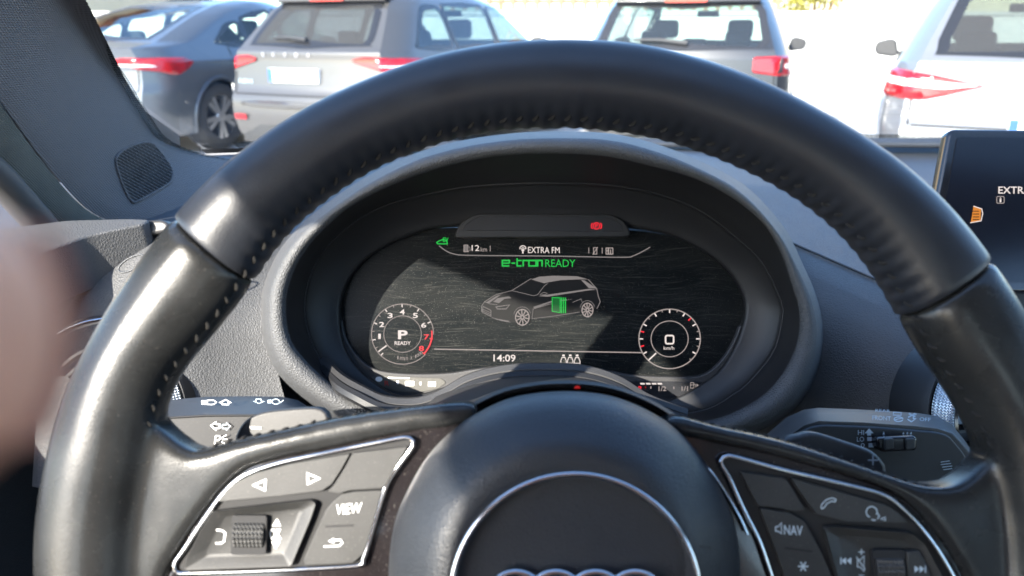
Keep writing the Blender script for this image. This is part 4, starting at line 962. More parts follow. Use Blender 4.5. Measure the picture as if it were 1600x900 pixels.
def indicator_stalk():
    e = empty('indicator_stalk', 'black indicator stalk left of the column marked with arrows and headlamp symbols', 'stalk')
    st = [(150, 640, 668, 740), (220, 630, 656, 720), (262, 624, 651, 712), (320, 619, 647.5, 705), (392, 618, 647, 700), (440, 619, 648, 700), (465, 624, 650, 698), (486, 637, 656, 695), (496, 652, 668, 690)]
    cols = []
    for x, a, b, c in st:
        cols.append([tuple(C(x, a + 1, .400)), tuple(C(x, a + (b - a) * .35, .384)), tuple(C(x, a + (b - a) * .85, .372)), tuple(C(x, b, .366)), tuple(C(x, b + 4, .364)), tuple(C(x, c, .366)), tuple(C(x, c, .41)), tuple(C(x, a + 2, .42))])
    v, f = grid(cols, True); f += [list(range(8)), list(range(8 * (len(st) - 1), 8 * len(st)))[::-1]]
    obj('lever', v, f, M['satin'], e, sharp=70)
    v, f = tube_geo([C(x, b + 2, .3638) for x, a, b, c in st[1:6]], .0006, 6); obj('seam', v, f, M['hole'], e)
    fr = Frame(C(390, 632, .378), CR, (CU * .8 + CF * .6).normalized()); h = .0035
    D = lambda nm, mm, g: (lambda o: setattr(o, 'matrix_world', fr.m))(drawn(nm, fr, h, mm, e, g))
    D('headlamp_icon', M['print'], [patch([(315, 625.5), (323, 625.5), (323, 632), (315, 632)]), line([(324, 625.5), (334, 625.5), (338, 628.7), (334, 632), (324, 632)], 1.3, True)])
    D('arrow_icon', M['print'], [line([(343, 629), (352.5, 624.5), (361, 629), (357, 629), (357, 632), (347, 632), (347, 629)], 1.7, True)])
    D('arrow_icon', M['shadeprint'], [line([(396, 627), (404.5, 630.5), (413, 627), (408, 627), (408, 623.5), (400, 623.5), (400, 627)], 1.1, True)])
    D('beam_icon', M['shadeprint'], [patch([(418, 625), (424, 624.5), (424, 630), (418, 630)]), line(arc(431, 627.5, 6, 4, 30, 330, 16), 1.2), line([(434, 624), (438, 629), (443, 625)], 1.2)])
    f2 = Frame(C(345, 675, .3635), CR, CU); h2 = .0006
    E = lambda nm, mm, g: (lambda o: setattr(o, 'matrix_world', f2.m))(drawn(nm, f2, h2, mm, e, g))
    E('left_arrow', M['print'], [line([(329.5, 665), (337, 659.5), (337, 662.5), (343, 662.5), (343, 669), (337, 669), (337, 672)], 2.0, True)])
    E('right_arrow', M['shadeprint'], [line([(359.5, 666), (354, 661), (354, 663.5), (347.5, 663.5), (347.5, 669.5), (354, 669.5), (354, 672)], 1.6, True)])
    E('side_light_icon', M['print'], [line([(335, 694), (337, 681), (343, 681), (344.5, 685), (341, 688), (336.5, 688)], 1.8), line([(346, 684), (354, 679.5)], 1.3), line([(347, 687), (355, 686)], 1.3), line([(346, 690), (352, 694)], 1.3)])
    E('stop_mark', M['print'], [patch([(261, 667), (263.5, 668), (269.5, 684), (266, 684)])])
indicator_stalk()

def wiper_stalk():
    e = empty('wiper_stalk', 'black wiper stalk right of the column marked HI LO FRONT and OFF', 'stalk')
    st = [(1186, 690, 700, 722), (1200, 676, 700, 760), (1229, 651, 684, 775), (1256, 639, 665, 780), (1279, 636, 658, 782), (1347, 639, 660, 785), (1431, 644, 666, 785), (1465, 649, 670, 784), (1488, 663, 677, 780), (1508, 688, 699, 772), (1520, 706, 714, 765), (1527, 730, 735, 750)]
    cols = []
    for x, a, b, c in st:
        cols.append([tuple(C(x, a + 1, .395)), tuple(C(x, a + (b - a) * .35, .385)), tuple(C(x, a + (b - a) * .85, .372)), tuple(C(x, b, .366)), tuple(C(x, b + 3, .366)), tuple(C(x, c, .368)), tuple(C(x, c, .41)), tuple(C(x, a + 2, .42))])
    v, f = grid(cols, True); f += [list(range(8)), list(range(8 * (len(st) - 1), 8 * len(st)))[::-1]]
    obj('lever', v, f, M['satin'], e, sharp=70)
    fr = Frame(C(1390, 720, .3655), CR, CU)
    fp = [(1226, 700), (1240, 684), (1262, 669), (1284, 664), (1364, 667), (1462, 675), (1483, 680), (1510, 712), (1515, 735), (1490, 775), (1226, 775)]
    o = prism('face_panel', rnd([fr.on2(*p, .002) for p in fp], .004), .002, -.003, M['shroud'], e, .001); o.matrix_world = fr.m
    k = prism('slider', rnd([fr.on2(*p, .008) for p in [(1370, 684), (1429, 681), (1434, 686), (1433, 704), (1380, 707), (1372, 702)]], .0015), .008, 0, M['gloss'], e, .0012); k.matrix_world = fr.m
    for x in (1383, 1416):
        q = prism('slider_key', rnd([fr.on2(*p, .0095) for p in [(x, 686), (x + 14, 685), (x + 14, 702), (x, 704)]], .001), .0095, .006, M['button'], e, .0006); q.matrix_world = fr.m
    W_ = lambda s, q, mm=M['shadeprint'], f=fr, h=.0026, **kk: setattr(word('mark', s, f, q, h, mm, e, **kk), 'matrix_world', f.m)
    D = lambda mm, g, f=fr, h=.0026: setattr(drawn('mark', f, h, mm, e, g), 'matrix_world', f.m)
    W_('HI', (1340.5, 672, 1350, 679.5)); W_('LO', (1339, 682.5, 1350, 690)); W_('0', (1345, 692.5, 1351, 699))
    D(M['shadeprint'], [patch([(1351, 677), (1358, 669.5), (1365, 677), (1361, 677), (1361, 680.5), (1355, 680.5), (1355, 677)]), patch([(1355, 683), (1362, 683), (1362, 689), (1355, 689)]), patch([(1357, 692.5), (1369, 692.5), (1369, 699), (1357, 699)])])
    D(M['shadeprint'], [patch([(1379, 679), (1381, 674), (1382.5, 679)])] + [patch([(x, 679), (x + 3, 674.5), (x + 4, 679)]) for x in (1409, 1415, 1421)])
    D(M['shadeprint'], [line([(1470, 722), (1484, 720)], 1.2), line([(1470, 726), (1486, 724)], 1.2), line([(1472, 730), (1488, 728)], 1.2), line([(1474, 734), (1488, 732)], 1.2)])
    f2 = Frame(C(1400, 650, .378), (CR * 1 + CU * -.07).normalized(), (CU * .8 + CF * .6).normalized()); h = .004
    W_('REAR', (1368, 639.5, 1391, 643.5), M['shadeprint'], f2, h, tilt=.05); W_('FRONT', (1363, 650, 1392, 656.5), M['shadeprint'], f2, h, tilt=.05); W_('OFF', (1437, 652.5, 1454, 658), M['shadeprint'], f2, h, tilt=.05)
    D(M['shadeprint'], [line([(1396, 644), (1408, 644.5), (1408, 649), (1396, 648.5)], 1.2, True), line(arc(1404, 655, 7, 3.6, 0, 340, 14), 1.6), line([(1397, 656), (1411, 653)], 1.2), line([(1418, 655), (1424, 659), (1431, 654), (1427, 654), (1427, 648), (1432, 647)], 1.6), line([(1420, 646), (1430, 651)], 2.4), line([(1419, 652), (1430, 646)], 2)], f2, h)
wiper_stalk()

# ================================================================== STEERING WHEEL
def steering_wheel():
    tl = PITCH + R(4.0)
    wf = Frame(C(800 + .0194 / .27 * F, 450 + .0956 / .27 * F, .27), Vector((1, 0, 0)), Vector((0, math.sin(tl), math.cos(tl))))
    e = empty('steering_wheel', 'black leather steering wheel with stitched rim, button spokes and round airbag cover', 'steering wheel', wf.m)
    hub = np.array(pix(wf.o))
    on2 = wf.on2
    # ---- rim: section at every angle is solved so that its outline lands where the photo has it
    outer = [(40, 892), (56, 780), (80, 680), (104, 600), (132, 540), (180, 462), (228, 390), (264, 350), (300, 306), (333, 270), (370, 241), (440, 191), (510, 150), (566, 128), (650, 94), (720, 77), (790, 66), (860, 62), (915, 62), (1025, 72), (1108, 96), (1190, 125), (1245, 151), (1300, 184), (1371, 223), (1442, 279), (1499, 336), (1556, 415), (1584, 450), (1604, 486)]
    inner = [(262, 672), (256, 640), (264, 608), (296, 572), (331, 533), (393, 456), (420, 399), (459, 354), (510, 315), (580, 266), (650, 238), (720, 214), (807, 201), (860, 200), (943, 204), (998, 212), (1053, 223), (1119, 248), (1200, 285), (1255, 318), (1300, 354), (1336, 390), (1364, 429), (1396, 486), (1435, 567), (1482, 624), (1522, 708)]
    def pol(P):
        P = np.array(P, float) - hub; a = np.degrees(np.arctan2(-P[:, 1], P[:, 0])); r = np.hypot(P[:, 0], P[:, 1]); o = np.argsort(a); return a[o], r[o]
    ao, ro = pol(outer); ai, ri = pol(inner)
    ro_m = lambda a: np.interp(a, ao, ro) if a >= ao[0] else np.interp(min(180 - a, 180.5), ao, ro)
    ri_m = lambda a: np.interp(a, ai, ri)
    def section(th, rc, a, b, n=28, puck=0.0):
        c, s = math.cos(th), math.sin(th); out = []
        for k in range(n):
            p = 2 * math.pi * k / n; x = abs(math.cos(p)) ** .9 * math.copysign(1, math.cos(p)); z = abs(math.sin(p)) ** .9 * math.copysign(1, math.sin(p))
            q = rc + a * x + puck * max(0, -math.cos(p) - .55) * 2.2 * math.cos(2 * math.pi * (math.degrees(th) + 12) / 2.12); out.append((q * c, q * s, b * z))
        return out
    def solve(adeg):
        th = R(adeg); rc, a, b = .170, .017, .0165
        for _ in range(12):
            pp = [np.array(pix(wf.w(v))) - hub for v in section(th, rc, a, b)]
            cpx = np.array(pix(wf.w((rc * math.cos(th), rc * math.sin(th), 0)))) - hub
            an = math.degrees(math.atan2(-cpx[1], cpx[0])) % 360
            an = an if an < 270 else an - 360
            u = cpx / np.linalg.norm(cpx); pr = [p @ u for p in pp]
            A = an if -5 <= an <= 185 else (185 if an > 185 else -5)
            to, ti = float(ro_m(A)), float(ri_m(A)); sc = .27 / F
            eo, ei = (to - max(pr)) * sc, (ti - min(pr)) * sc
            rc += (eo + ei) / 2 * .8; a += (eo - ei) / 2 * .8
        return rc, a, b
    degs = np.arange(-90, 270, 3.0); sol = np.array([solve(a) for a in degs])
    ker = np.array([1, 2, 3, 2, 1]) / 9
    def smooth(col):
        q = np.concatenate([col[-2:], col, col[:2]]); return np.convolve(q, ker, 'valid')
    rcs, as_ = smooth(sol[:, 0]), smooth(sol[:, 1])
    RC = lambda a: float(np.interp(a, degs, rcs, period=360)); AA = lambda a: float(np.interp(a, degs, as_, period=360))
    s0, s1 = 35.4, 139.0          # seams, in degrees around the hub
    def arc_geo(a0, a1, n):
        rings = []
        for k in range(n + 1):
            a = a0 + (a1 - a0) * k / n
            rings.append((a, 1.0))
        ends = [(a0 - .0, .80), (a0 + .22, .93), (a0 + .5, .985)]; 
        L = [(a0, .90), (a0 + .12, .96), (a0 + .3, .99)] + [q for q in rings if a0 + .7 < q[0] < a1 - .7] + [(a1 - .3, .99), (a1 - .12, .96), (a1, .90)]
        rows = [section(R(a), RC(a), AA(a) - (1 - s) * .012, .0165 - (1 - s) * .012, puck=.00032) for a, s in L]
        v, f = grid(rows, True); m = len(rows[0]); f += [list(range(m)), list(range(m * (len(rows) - 1), m * len(rows)))[::-1]]
        return v, f
    v, f = arc_geo(s0, s1, 300)
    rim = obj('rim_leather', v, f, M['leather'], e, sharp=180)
    # ---- lower rim and the leather arms of both spokes, grown together
    geos = [arc_geo(s1 + .05, s0 + 360 - .05, 700)]
    sl_ = [(180, 640), (266, 688), (286, 705), (316, 705), (336, 698), (368, 689), (440, 673), (520, 656), (620, 641), (735, 629), (742, 645), (736, 664), (640, 677), (520, 702), (430, 721), (382, 738), (346, 768), (312, 812), (280, 858), (255, 905), (230, 990), (180, 1000), (110, 990), (130, 800)]
    sr_ = [(1640, 700), (1560, 716), (1525, 748), (1499, 762), (1465, 764), (1431, 757), (1381, 740), (1330, 723), (1262, 700), (1195, 682), (1127, 668), (1050, 648), (1042, 664), (1050, 682), (1100, 690), (1180, 706), (1260, 727), (1350, 752), (1405, 776), (1445, 812), (1480, 858), (1510, 910), (1540, 990), (1640, 990)]
    for q in (sl_, sr_):
        h = .006; geos.append(prism_geo([on2(*p, h) for p in cr(q, 90)], h, -.012))
    gr = obj('grip_leather', *merge(geos), M['grip'], e, sharp=180)
    rm = gr.modifiers.new('remesh', 'REMESH'); rm.mode = 'VOXEL'; rm.voxel_size = .0016; rm.use_smooth_shade = True
    sm = gr.modifiers.new('smooth', 'SMOOTH'); sm.factor = .5; sm.iterations = 24
    # ---- stitches along the inner edge
    sv, sf = merge([tube_geo([(-.0011, -.0012, -.0002), (-.0004, -.0003, .0004), (.0004, .0003, .0004), (.0011, .0012, -.0002)], [.0004, .0006, .0006, .0004], 6)])
    first = None
    for k in range(96):
        a = -12 + k * 2.12
        if not (12 < a < 172): continue
        th = R(a); rc, hw_ = RC(a), AA(a)
        al = R(158); rr = rc + hw_ * 1.01 * math.cos(al); zz = .0165 * 1.02 * math.sin(al)
        nrm = Vector((math.cos(al) * math.cos(th), math.cos(al) * math.sin(th), math.sin(al))).normalized(); tg = Vector((-math.sin(th), math.cos(th), 0)); bt = nrm.cross(tg)
        if first is None: o = first = obj('stitch', sv, sf, M['thread'], e)
        else:
            o = first.copy(); COL.objects.link(o); o.parent = e
        ps = Vector((rr * math.cos(th), rr * math.sin(th), zz)); j = random.uniform(-.25, .25)
        x = (tg * math.cos(j) + bt * math.sin(j)); y = nrm.cross(x)
        o.matrix_local = Matrix(((x.x, y.x, nrm.x, ps.x), (x.y, y.y, nrm.y, ps.y), (x.z, y.z, nrm.z, ps.z), (0, 0, 0, 1)))
    for pts, nn in (([(316, 703), (368, 687), (440, 671), (520, 654), (620, 639)], 15), ([(1060, 650), (1127, 666), (1195, 680), (1262, 698), (1330, 721), (1381, 738), (1431, 755), (1480, 762)], 26)):
        P = cr([on2(p[0], p[1] + 2, .0) for p in pts], nn, False)
        for i, p in enumerate(P):
            q = P[min(i + 1, nn - 1)] - P[max(i - 1, 0)]; an = math.atan2(q[1], q[0]) + random.uniform(-.3, .3)
            o = first.copy(); COL.objects.link(o); o.parent = e
            o.matrix_local = Matrix.Translation((p[0], p[1], .0005)) @ Matrix.Rotation(an, 4, 'Z') @ Matrix.Rotation(R(-50), 4, 'X')
    # ---- spoke plates, gloss black
    lp = [(345, 742), (430, 716), (520, 697), (640, 672), (735, 655), (790, 655), (800, 760), (800, 990), (230, 990), (262, 900), (300, 822)]
    prism('spoke_plate', [on2(*p, .0035) for p in cr(lp, 70)], .0035, -.012, M['gloss'], e, .0012)
    rp = [(985, 645), (1030, 655), (1100, 684), (1200, 706), (1300, 734), (1390, 766), (1440, 800), (1480, 850), (1510, 910), (1540, 990), (980, 990), (975, 800)]
    prism('spoke_plate', [on2(*p, .0035) for p in cr(rp, 70)], .0035, -.012, M['gloss'], e, .0012)
    tube('spoke_edge', [(*on2(p[0], p[1], .006), .006) for p in cr([(1101, 727), (1115, 742), (1140, 780), (1158, 812), (1168, 835)], 20, False)], .0006, M['chrome'], e, 6)
    # ---- chrome frames of the button fields
    Lc = [(271, 884), (277, 896), (300, 896), (420, 892), (554, 885), (566, 876), (575, 850), (600, 766), (618, 734), (643, 700), (646, 690), (634, 684), (599, 690), (519, 706), (438, 723), (390, 739), (368, 752), (344, 777), (317, 814), (290, 855)]
    Rc = [(1126, 721), (1134, 714), (1147, 714), (1225, 735), (1319, 757), (1381, 774), (1412, 796), (1444, 830), (1475, 874), (1500, 925), (1500, 970), (1250, 980), (1225, 950), (1206, 900), (1187, 846), (1162, 796), (1141, 749)]
    hc = .0065
    for q in (Lc, Rc):
        P = cr(q, 120); P2 = [on2(*p, hc) for p in P]
        tube('chrome_frame', [(x, y, hc - .0005) for x, y in P2], .00085, M['chrome'], e, 8, True)
        c = np.mean(P2, 0); prism('button_bed', [tuple(p) for p in P2], hc - .0015, -.004, M['hole'], e)
    # ---- buttons
    def btn(nm, pts, h=.0072, r=.0012, mm=M['button'], bev=.0010):
        return prism(nm, rnd([on2(*p, h) for p in pts], r), h, .003, mm, e, bev)
    D = lambda mm, g, h=.00745: drawn('button_symbol', wf, h, mm, e, g)
    A = btn('arrow_button', [(341, 784), (352, 766), (374, 751), (400, 739), (454, 725), (547, 709), (533, 734), (518, 757), (503, 767), (438, 775)], r=.0006)
    B = btn('blank_button', [(551, 708), (637, 698), (620, 727), (601, 762), (548, 766), (528, 771), (512, 768), (522, 757), (537, 734)], r=.0006)
    Cb = btn('view_button', [(521, 783), (535, 772), (554, 768), (598, 766), (575, 847), (567, 867), (551, 880), (476, 884), (474, 875), (509, 797)], r=.0008)
    def dish(pts, kx, ky, h0, h1):
        P = rnd([on2(*p, h0) for p in pts], .001); c = np.mean(P, 0); fn = lambda k: [(c[0] + (p[0] - c[0]) * k, c[1] + (p[1] - c[1]) * k) for p in P]
        inn = [(c[0] + (p[0] - c[0]) * kx, c[1] + (p[1] - c[1]) * ky) for p in P]; mid_ = [((p[0] * .25 + q[0] * .75), (p[1] * .25 + q[1] * .75)) for p, q in zip(fn(.965), inn)]
        rows = [[(*p, .003) for p in fn(1)], [(*p, h0 - .0004) for p in fn(1)], [(*p, h0) for p in fn(.99)], [(*p, h0 - .0001) for p in fn(.965)], [(*p, h1 + .0004) for p in mid_], [(*p, h1) for p in inn]]
        v, f = grid(rows, True); f.append(list(range(len(v) - len(P), len(v))))
        return obj('scroll_surround', v, f, M['button'], e, sharp=60)
    dish([(332, 799), (400, 791), (486, 781), (494, 786), (486, 810), (462, 868), (455, 885), (287, 891), (290, 873), (312, 830)], .70, .66, .0080, .0058)
    W_ = M['print']
    D(W_, [line([(396, 758), (415, 750), (414, 766)], 2.6, True), line([(480.5, 740), (481, 756), (499, 747.5)], 2.6, True)])
    word('button_symbol', 'VIEW', wf, (525, 787, 565, 803), .00745, W_, e, slant=.1, tilt=-.08)
    D(W_, [line([(506, 854), (530, 853), (535, 848), (532, 843.5), (522, 844)], 2.0)]); D(W_, [patch([(513, 845.5), (522, 840.5), (522, 849)])])
    D(M['hole'], [line([(508, 823), (552, 821)], 3.2)]); 
    D(W_, [line([(338, 828), (347, 829), (352, 833), (350, 846), (345, 849), (337, 849)], 2.4)], .0061)
    D(W_, [patch([(425, 822), (433, 810), (439, 822)])], .0061); D(W_, [patch([(424, 846), (438, 846), (431, 858)])], .0061); word('button_symbol', 'OK', wf, (421, 826, 440, 843), .0061, W_, e, bold=.03)
    def scroll(px0, py0, px1, py1, h):
        x0, y1 = on2(px0, py0, h); x1, y0 = on2(px1, py1, h); yc, r = (y0 + y1) / 2, (y1 - y0) / 2; nr, nc = 48, 17; rows = []
        for j in range(nc):
            xx = x0 + (x1 - x0) * j / (nc - 1); rows.append([(xx, yc + (r + (.0006 if (i % 2 and j % 2) else 0)) * math.cos(2 * math.pi * i / nr), h - r * .55 + (r + (.0006 if (i % 2 and j % 2) else 0)) * math.sin(2 * math.pi * i / nr) * .85) for i in range(nr)])
        v, f = grid(rows, True); f += [list(range(nr)), list(range(nr * (nc - 1), nr * nc))]
        prism('scroll_slot', rnd([(x0 - .0008, y0 - .0008), (x1 + .0008, y0 - .0008), (x1 + .0008, y1 + .0008), (x0 - .0008, y1 + .0008)], .001), h + .0003, .0, M['hole'], e)
        return obj('scroll_wheel', v, f, M['button'], e, smooth=False)
    scroll(366, 809, 412, 863, .0078)
    btn('blank_button', [(1157, 737), (1228, 748), (1243, 771), (1258, 797), (1240, 798), (1184, 790)], r=.0006)
    btn('phone_button', [(1236, 747), (1387, 790), (1404, 802), (1419, 817), (1325, 815), (1275, 803), (1256, 777)], r=.0006)
    btn('nav_button', [(1187, 794), (1234, 801), (1257, 815), (1286, 868), (1310, 925), (1325, 960), (1245, 955), (1219, 880), (1200, 827)], r=.0008)
    dish([(1288, 825), (1300, 822), (1425, 833), (1446, 850), (1476, 905), (1488, 955), (1340, 960), (1310, 905)], .72, .70, .0080, .0060)
    scroll(1367, 863, 1412, 930, .0078)
    btn('track_button', [(1417, 862), (1436, 860), (1452, 890), (1462, 930), (1419, 930)], .0085, .0006)
    gp = M['shadeprint']
    D(gp, [line([(1283, 792), (1285, 787), (1291, 781), (1300, 778), (1306, 780), (1305, 784), (1299, 783), (1292, 787), (1288, 793), (1284, 795)], 1.5, True)])
    D(gp, [line(arc(1362, 800, 8.5, 8.5, -30, 250, 20), 1.7), line([(1362, 812), (1368, 813)], 2), line([(1371, 802), (1374, 806), (1371, 811)], 1.6), line([(1377, 809), (1377, 812)], 1.4), line([(1380, 808), (1380, 813)], 1.4), line([(1383, 807), (1383, 814)], 1.4)])
    word('button_symbol', 'NAV', wf, (1225, 821, 1254, 836), .00745, gp, e, bold=.01, tilt=.06); D(gp, [line([(1212, 823), (1216, 823), (1221, 817), (1221, 834), (1216, 830), (1212, 830)], 1.6, True)])
    D(gp, [line([(1255 + 8 * math.cos(a), 885 + 8 * math.sin(a)), (1255 - 8 * math.cos(a), 885 - 8 * math.sin(a))], 2) for a in (0, R(60), R(120))]); D(M['hole'], [line([(1226, 856), (1270, 862)], 3)])
    D(gp, [line([(1346, 858), (1346, 867)], 1.6), line([(1341.5, 862.5), (1350.5, 862.5)], 1.6), line([(1340, 875), (1344, 875), (1350, 869), (1350, 893), (1344, 886), (1340, 886)], 1.6, True), line([(1338, 870), (1352, 890)], 1.6), line([(1342, 899), (1350, 899)], 1.6)], .0063)
    D(gp, [line([(1314, 871), (1314, 882)], 1.6), patch([(1315, 876), (1322, 871), (1322, 882)])], .0090); D(gp, [patch([(1323, 876), (1330, 871), (1330, 882)]), patch([(1429, 884), (1436, 889), (1429, 895)]), patch([(1437, 884), (1444, 889), (1437, 895)]), line([(1446, 884), (1446, 895)], 1.6)], .0090)
    # ---- airbag cover
    half = [(607, 900), (616, 820), (640, 760), (672, 708), (712, 668), (740, 648), (800, 621), (880, 611), (960, 620), (1032, 652), (1080, 694), (1120, 752), (1148, 820), (1157, 900)]
    full = half + [(1150, 985), (1120, 1060), (1050, 1130), (960, 1165), (880, 1172), (800, 1165), (710, 1130), (640, 1060), (614, 985)]
    P = cr(full, 120); hcx, hcy = 890., 920.
    def rg(s, h, off=(0, 0)):
        return [(*on2(hcx + (p[0] - hcx) * s + off[0], hcy + (p[1] - hcy) * s + off[1], h), h) for p in P]
    rows = [rg(1.0, -.012), rg(1.0, .004), rg(.995, .010), rg(.975, .0155), rg(.945, .0195), rg(.90, .0235), rg(.85, .027), rg(.80, .0300), rg(.76, .0320), rg(.72, .0332), rg(.68, .0338)]
    rc_ = [(*on2(899 + 196 * math.sin(a), 938 - 196 * math.cos(a), .034), .034) for a in np.linspace(0, 2 * math.pi, 120, endpoint=False)]
    # match the start of the circle with the cover contour by angle
    def ang(v): return math.atan2(v[0] - rows[-1][0][0] * 0, v[1])
    c0 = Vector(on2(899, 938, .034)); start = math.atan2(rows[-1][0][0] - c0.x, rows[-1][0][1] - c0.y)
    angs = [math.atan2(r_[0] - c0.x, r_[1] - c0.y) for r_ in rows[-1]]; rad = 195 / F * (.27 - .034)
    circ = lambda k, h: [(c0.x + rad * k * math.sin(a), c0.y + rad * k * math.cos(a), h) for a in angs]
    rows += [circ(1.02, .0342), circ(.99, .0335), circ(.96, .0315), circ(.8, .031), circ(.4, .0318), circ(.01, .032)]
    v, f = grid(rows, True); obj('airbag_cover', v, f, M['airbag'], e, sharp=50)
    ro = [(c0.x + rad * math.sin(a), c0.y + rad * math.cos(a), .0345) for a in np.linspace(0, 2 * math.pi, 90, endpoint=False)]
    tube('emblem_ring', ro, .0009, M['chrome'], e, 8, True)
    for k in range(4):
        cx = 806 + 62 * k; c = on2(cx, 938, .034); r = 44 / F * (.27 - .034)
        tube('emblem_loop', [(c[0] + r * math.sin(a), c[1] + r * math.cos(a), .0345) for a in np.linspace(0, 2 * math.pi, 48, endpoint=False)], .0012, M['chrome'], e, 8, True)
    D(M['shroud'], [line([(690, 826), (698, 826), (706, 821), (706, 838), (700, 833)], 1.6), line([(692, 833), (697, 829)], 1.2), line([(709, 822), (718, 822)], 1.4)], .0312); D(M['shroud'], [line([(1088, 853), (1108, 855), (1110, 858)], 1.6)], .0312)
    # ---- trim ring behind the airbag
    rows = [rg(1.0, -.03, (0, 2)), rg(1.055, -.03, (0, 2)), rg(1.062, -.012, (0, 2)), rg(1.045, -.006, (0, 2)), rg(1.025, -.008, (0, 2)), rg(1.02, -.03, (0, 2))]
    v, f = grid(rows, True); obj('hub_trim', v, f, M['shroud'], e, sharp=60)
    drawn('red_mark', wf, -.004, G['dred'], e, [patch([(897, 607), (899, 603), (905, 603), (907, 607)])])
    # ---- shift paddles behind the spokes
    hp = -.030
    pl = [(366, 690), (374, 668), (386, 655), (408, 645), (440, 640), (490, 637), (506, 642), (513, 655), (514, 700), (366, 740)]
    prism('shift_paddle', [on2(*p, hp) for p in cr(pl, 50)], hp, hp - .007, M['satin'], e, .002)
    pr_ = [(1225, 692), (1250, 679), (1276, 676), (1323, 690), (1362, 704), (1380, 720), (1386, 735), (1380, 780), (1225, 760)]
    prism('shift_paddle', [on2(*p, hp) for p in cr(pr_, 50)], hp, hp - .007, M['satin'], e, .002)
    drawn('minus_mark', wf, hp + .0004, M['print'], e, [patch([(390, 666), (408, 667), (408, 671), (390, 670)])])
    drawn('plus_mark', wf, hp + .0004, M['shadeprint'], e, [line([(1356, 719), (1372, 719)], 2.2), line([(1364, 711), (1364, 727)], 2.2)])
steering_wheel()

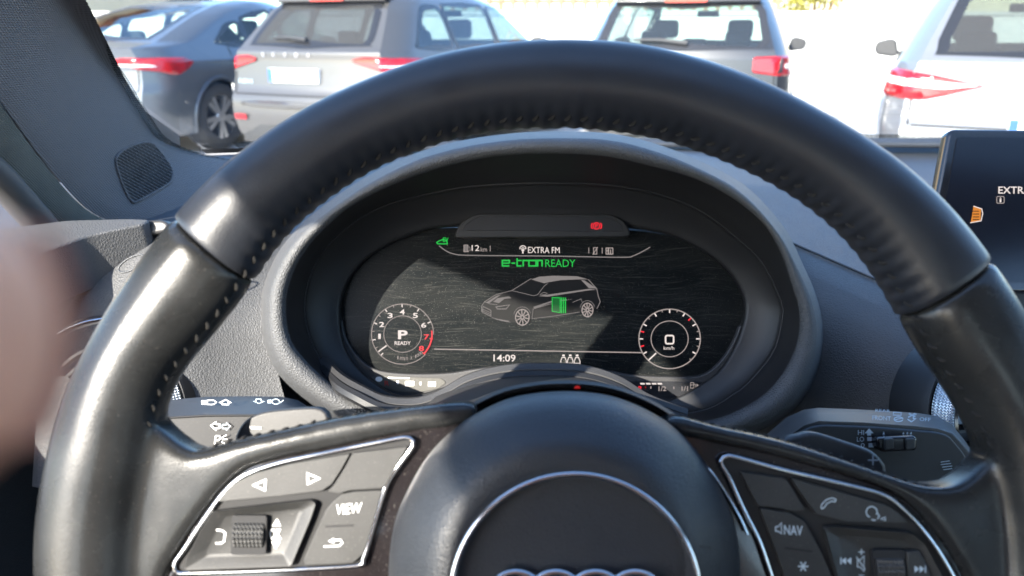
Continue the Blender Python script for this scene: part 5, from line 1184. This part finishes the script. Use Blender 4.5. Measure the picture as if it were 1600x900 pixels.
# ================================================================== PERSON holding the camera
def person():
    def K(x, v, w): return EYE + CR * x + CU * v + CF * w
    pts, edges, rad = [], [], []
    def chain(root, ps, world=False):
        last = root
        for x, v, w, r in ps:
            pts.append(Vector((x, v, w)) if world else K(x, v, w)); rad.append(r)
            if last is not None: edges.append((last, len(pts) - 1))
            last = len(pts) - 1
        return last
    pelvis = chain(None, [(.02, -.50, .58, .15)], True)
    chest = chain(pelvis, [(.02, -.50, .76, .145), (.02, -.49, .92, .16), (.02, -.48, 1.03, .135)], True)
    neck = chain(chest, [(.02, -.46, 1.11, .058), (.02, -.44, 1.17, .056)], True)
    chain(neck, [(.02, -.42, 1.215, .070), (.02, -.42, 1.28, .088), (.02, -.43, 1.345, .066)], True)
    chain(len(pts) - 2, [(.02, -.335, 1.272, .014), (.02, -.318, 1.258, .008)], True)         # nose
    for sx in (-1, 1):
        th = chain(pelvis, [(.02 + sx * .10, -.40, .58, .085), (.02 + sx * .15, -.08, .62, .072), (.02 + sx * .16, .04, .60, .058), (.02 + sx * .16, .22, .42, .045)], True)
    L = chain(chest, [(-.15, -.49, 1.03, .062), (-.20, -.40, .92, .046), (-.215, -.29, .86, .042), (-.18, -.17, .95, .036)], True)
    wrist = chain(L, [(-.125, -.125, -.085, .026)])
    p0 = chain(wrist, [(-.115, -.085, -.07, .030)]); palm = chain(p0, [(-.108, -.05, -.055, .026)])
    chain(palm, [(-.100, -.015, -.035, .012), (-.088, .004, -.004, .0092), (-.062, .004, .018, .0082), (-.034, -.001, .0275, .0070), (-.0212, -.002, .0275, .0063), (-.0176, -.0022, .0272, .0048)])
    chain(palm, [(-.108, -.032, -.032, .012), (-.100, -.024, .0, .0092), (-.078, -.028, .012, .0085), (-.058, -.03, .002, .0078), (-.050, -.031, -.006, .006)])
    chain(palm, [(-.112, -.052, -.034, .0115), (-.104, -.048, -.004, .009), (-.082, -.052, .006, .0082), (-.062, -.054, -.004, .0075), (-.055, -.055, -.010, .0056)])
    chain(palm, [(-.114, -.072, -.04, .010), (-.106, -.072, -.014, .008), (-.088, -.076, -.006, .0072), (-.070, -.078, -.012, .0066), (-.063, -.078, -.016, .005)])
    chain(p0, [(-.095, -.055, -.075, .014), (-.075, -.02, -.065, .0105), (-.062, .012, -.05, .009), (-.055, .03, -.042, .006)])
    Rr = chain(chest, [(.19, -.49, 1.03, .062), (.25, -.40, .90, .046), (.265, -.30, .84, .042), (.22, -.19, .92, .036)], True)
    wr = chain(Rr, [(.135, -.125, -.10, .026)]); q0 = chain(wr, [(.125, -.085, -.09, .030)]); q1 = chain(q0, [(.118, -.05, -.075, .026)])
    for k in range(4):
        chain(q1, [(.112, -.02 - k * .02, -.055, .0115), (.108, -.01 - k * .022, -.028, .009), (.090, -.012 - k * .022, -.016, .0082), (.070, -.014 - k * .022, -.020, .0076), (.060, -.015 - k * .022, -.026, .006)])
    chain(q0, [(.10, -.055, -.095, .014), (.08, -.02, -.085, .0105), (.066, .008, -.07, .009), (.060, .024, -.062, .006)])
    def skin(name, ids, grow, m, parent=None, root=0):
        idx = {v: i for i, v in enumerate(ids)}
        me = bpy.data.meshes.new(name); me.from_pydata([tuple(pts[v]) for v in ids], [(idx[a], idx[b]) for a, b in edges if a in idx and b in idx], []); me.update()
        o = bpy.data.objects.new(name, me); COL.objects.link(o); me.materials.append(m); o.parent = parent
        sk = o.modifiers.new('skin', 'SKIN'); sk.use_smooth_shade = True
        for i, v in enumerate(ids): me.skin_vertices[0].data[i].radius = (rad[v] * grow, rad[v] * grow)
        me.skin_vertices[0].data[root].use_root = True
        sb = o.modifiers.new('sub', 'SUBSURF'); sb.levels = 2; sb.render_levels = 2
        return o
    o = skin('person', list(range(len(pts))), 1.0, M['skin'])
    tag(o, 'blurred pink fingertip of the person in dark clothes holding the camera, at the left edge', 'person')
    up = [i for i in range(len(pts)) if i <= chest or L - 4 < i <= L or Rr - 4 < i <= Rr]
    skin('jacket', up, 1.13, M['cloth'], o)
    legs = [pelvis] + list(range(th - 7, th + 1)); skin('trousers', legs, 1.10, M['cloth'], o)
    v, f = grid([[(.02 + .094 * math.sin(t) * math.cos(p), -.432 + .10 * math.sin(t) * math.sin(p), 1.30 + .085 * math.cos(t)) for p in np.linspace(math.pi * .95, math.pi * 2.05, 20)] for t in np.linspace(.05, 2.0, 10)])
    v2, f2 = grid([[(.02 + .096 * math.sin(t) * math.cos(p), -.432 + .10 * math.sin(t) * math.sin(p), 1.302 + .086 * math.cos(t)) for p in np.linspace(0, math.pi * 2, 30)] for t in np.linspace(.02, .95, 6)])
    obj('hair', *merge([(v, f), (v2, f2)]), M['hair'], o)
    v, f = grid([[(x, y * (1 - .12 * (x / .005) ** 2), -.5 * (y ** 2) / .006) for y in np.linspace(-.0048, .0048, 7)] for x in np.linspace(-.005, .005, 7)])
    obj('nail', [K(-.024 + a, -.002 + b, .0338 + c) for a, b, c in v], f, M['nail'], o)
M['cloth'] = mat('dark_cloth', (.035, .037, .045), .9, bump=('noise', 400, .3, .001)); M['hair'] = mat('dark_hair', (.03, .02, .014), .6)
person()
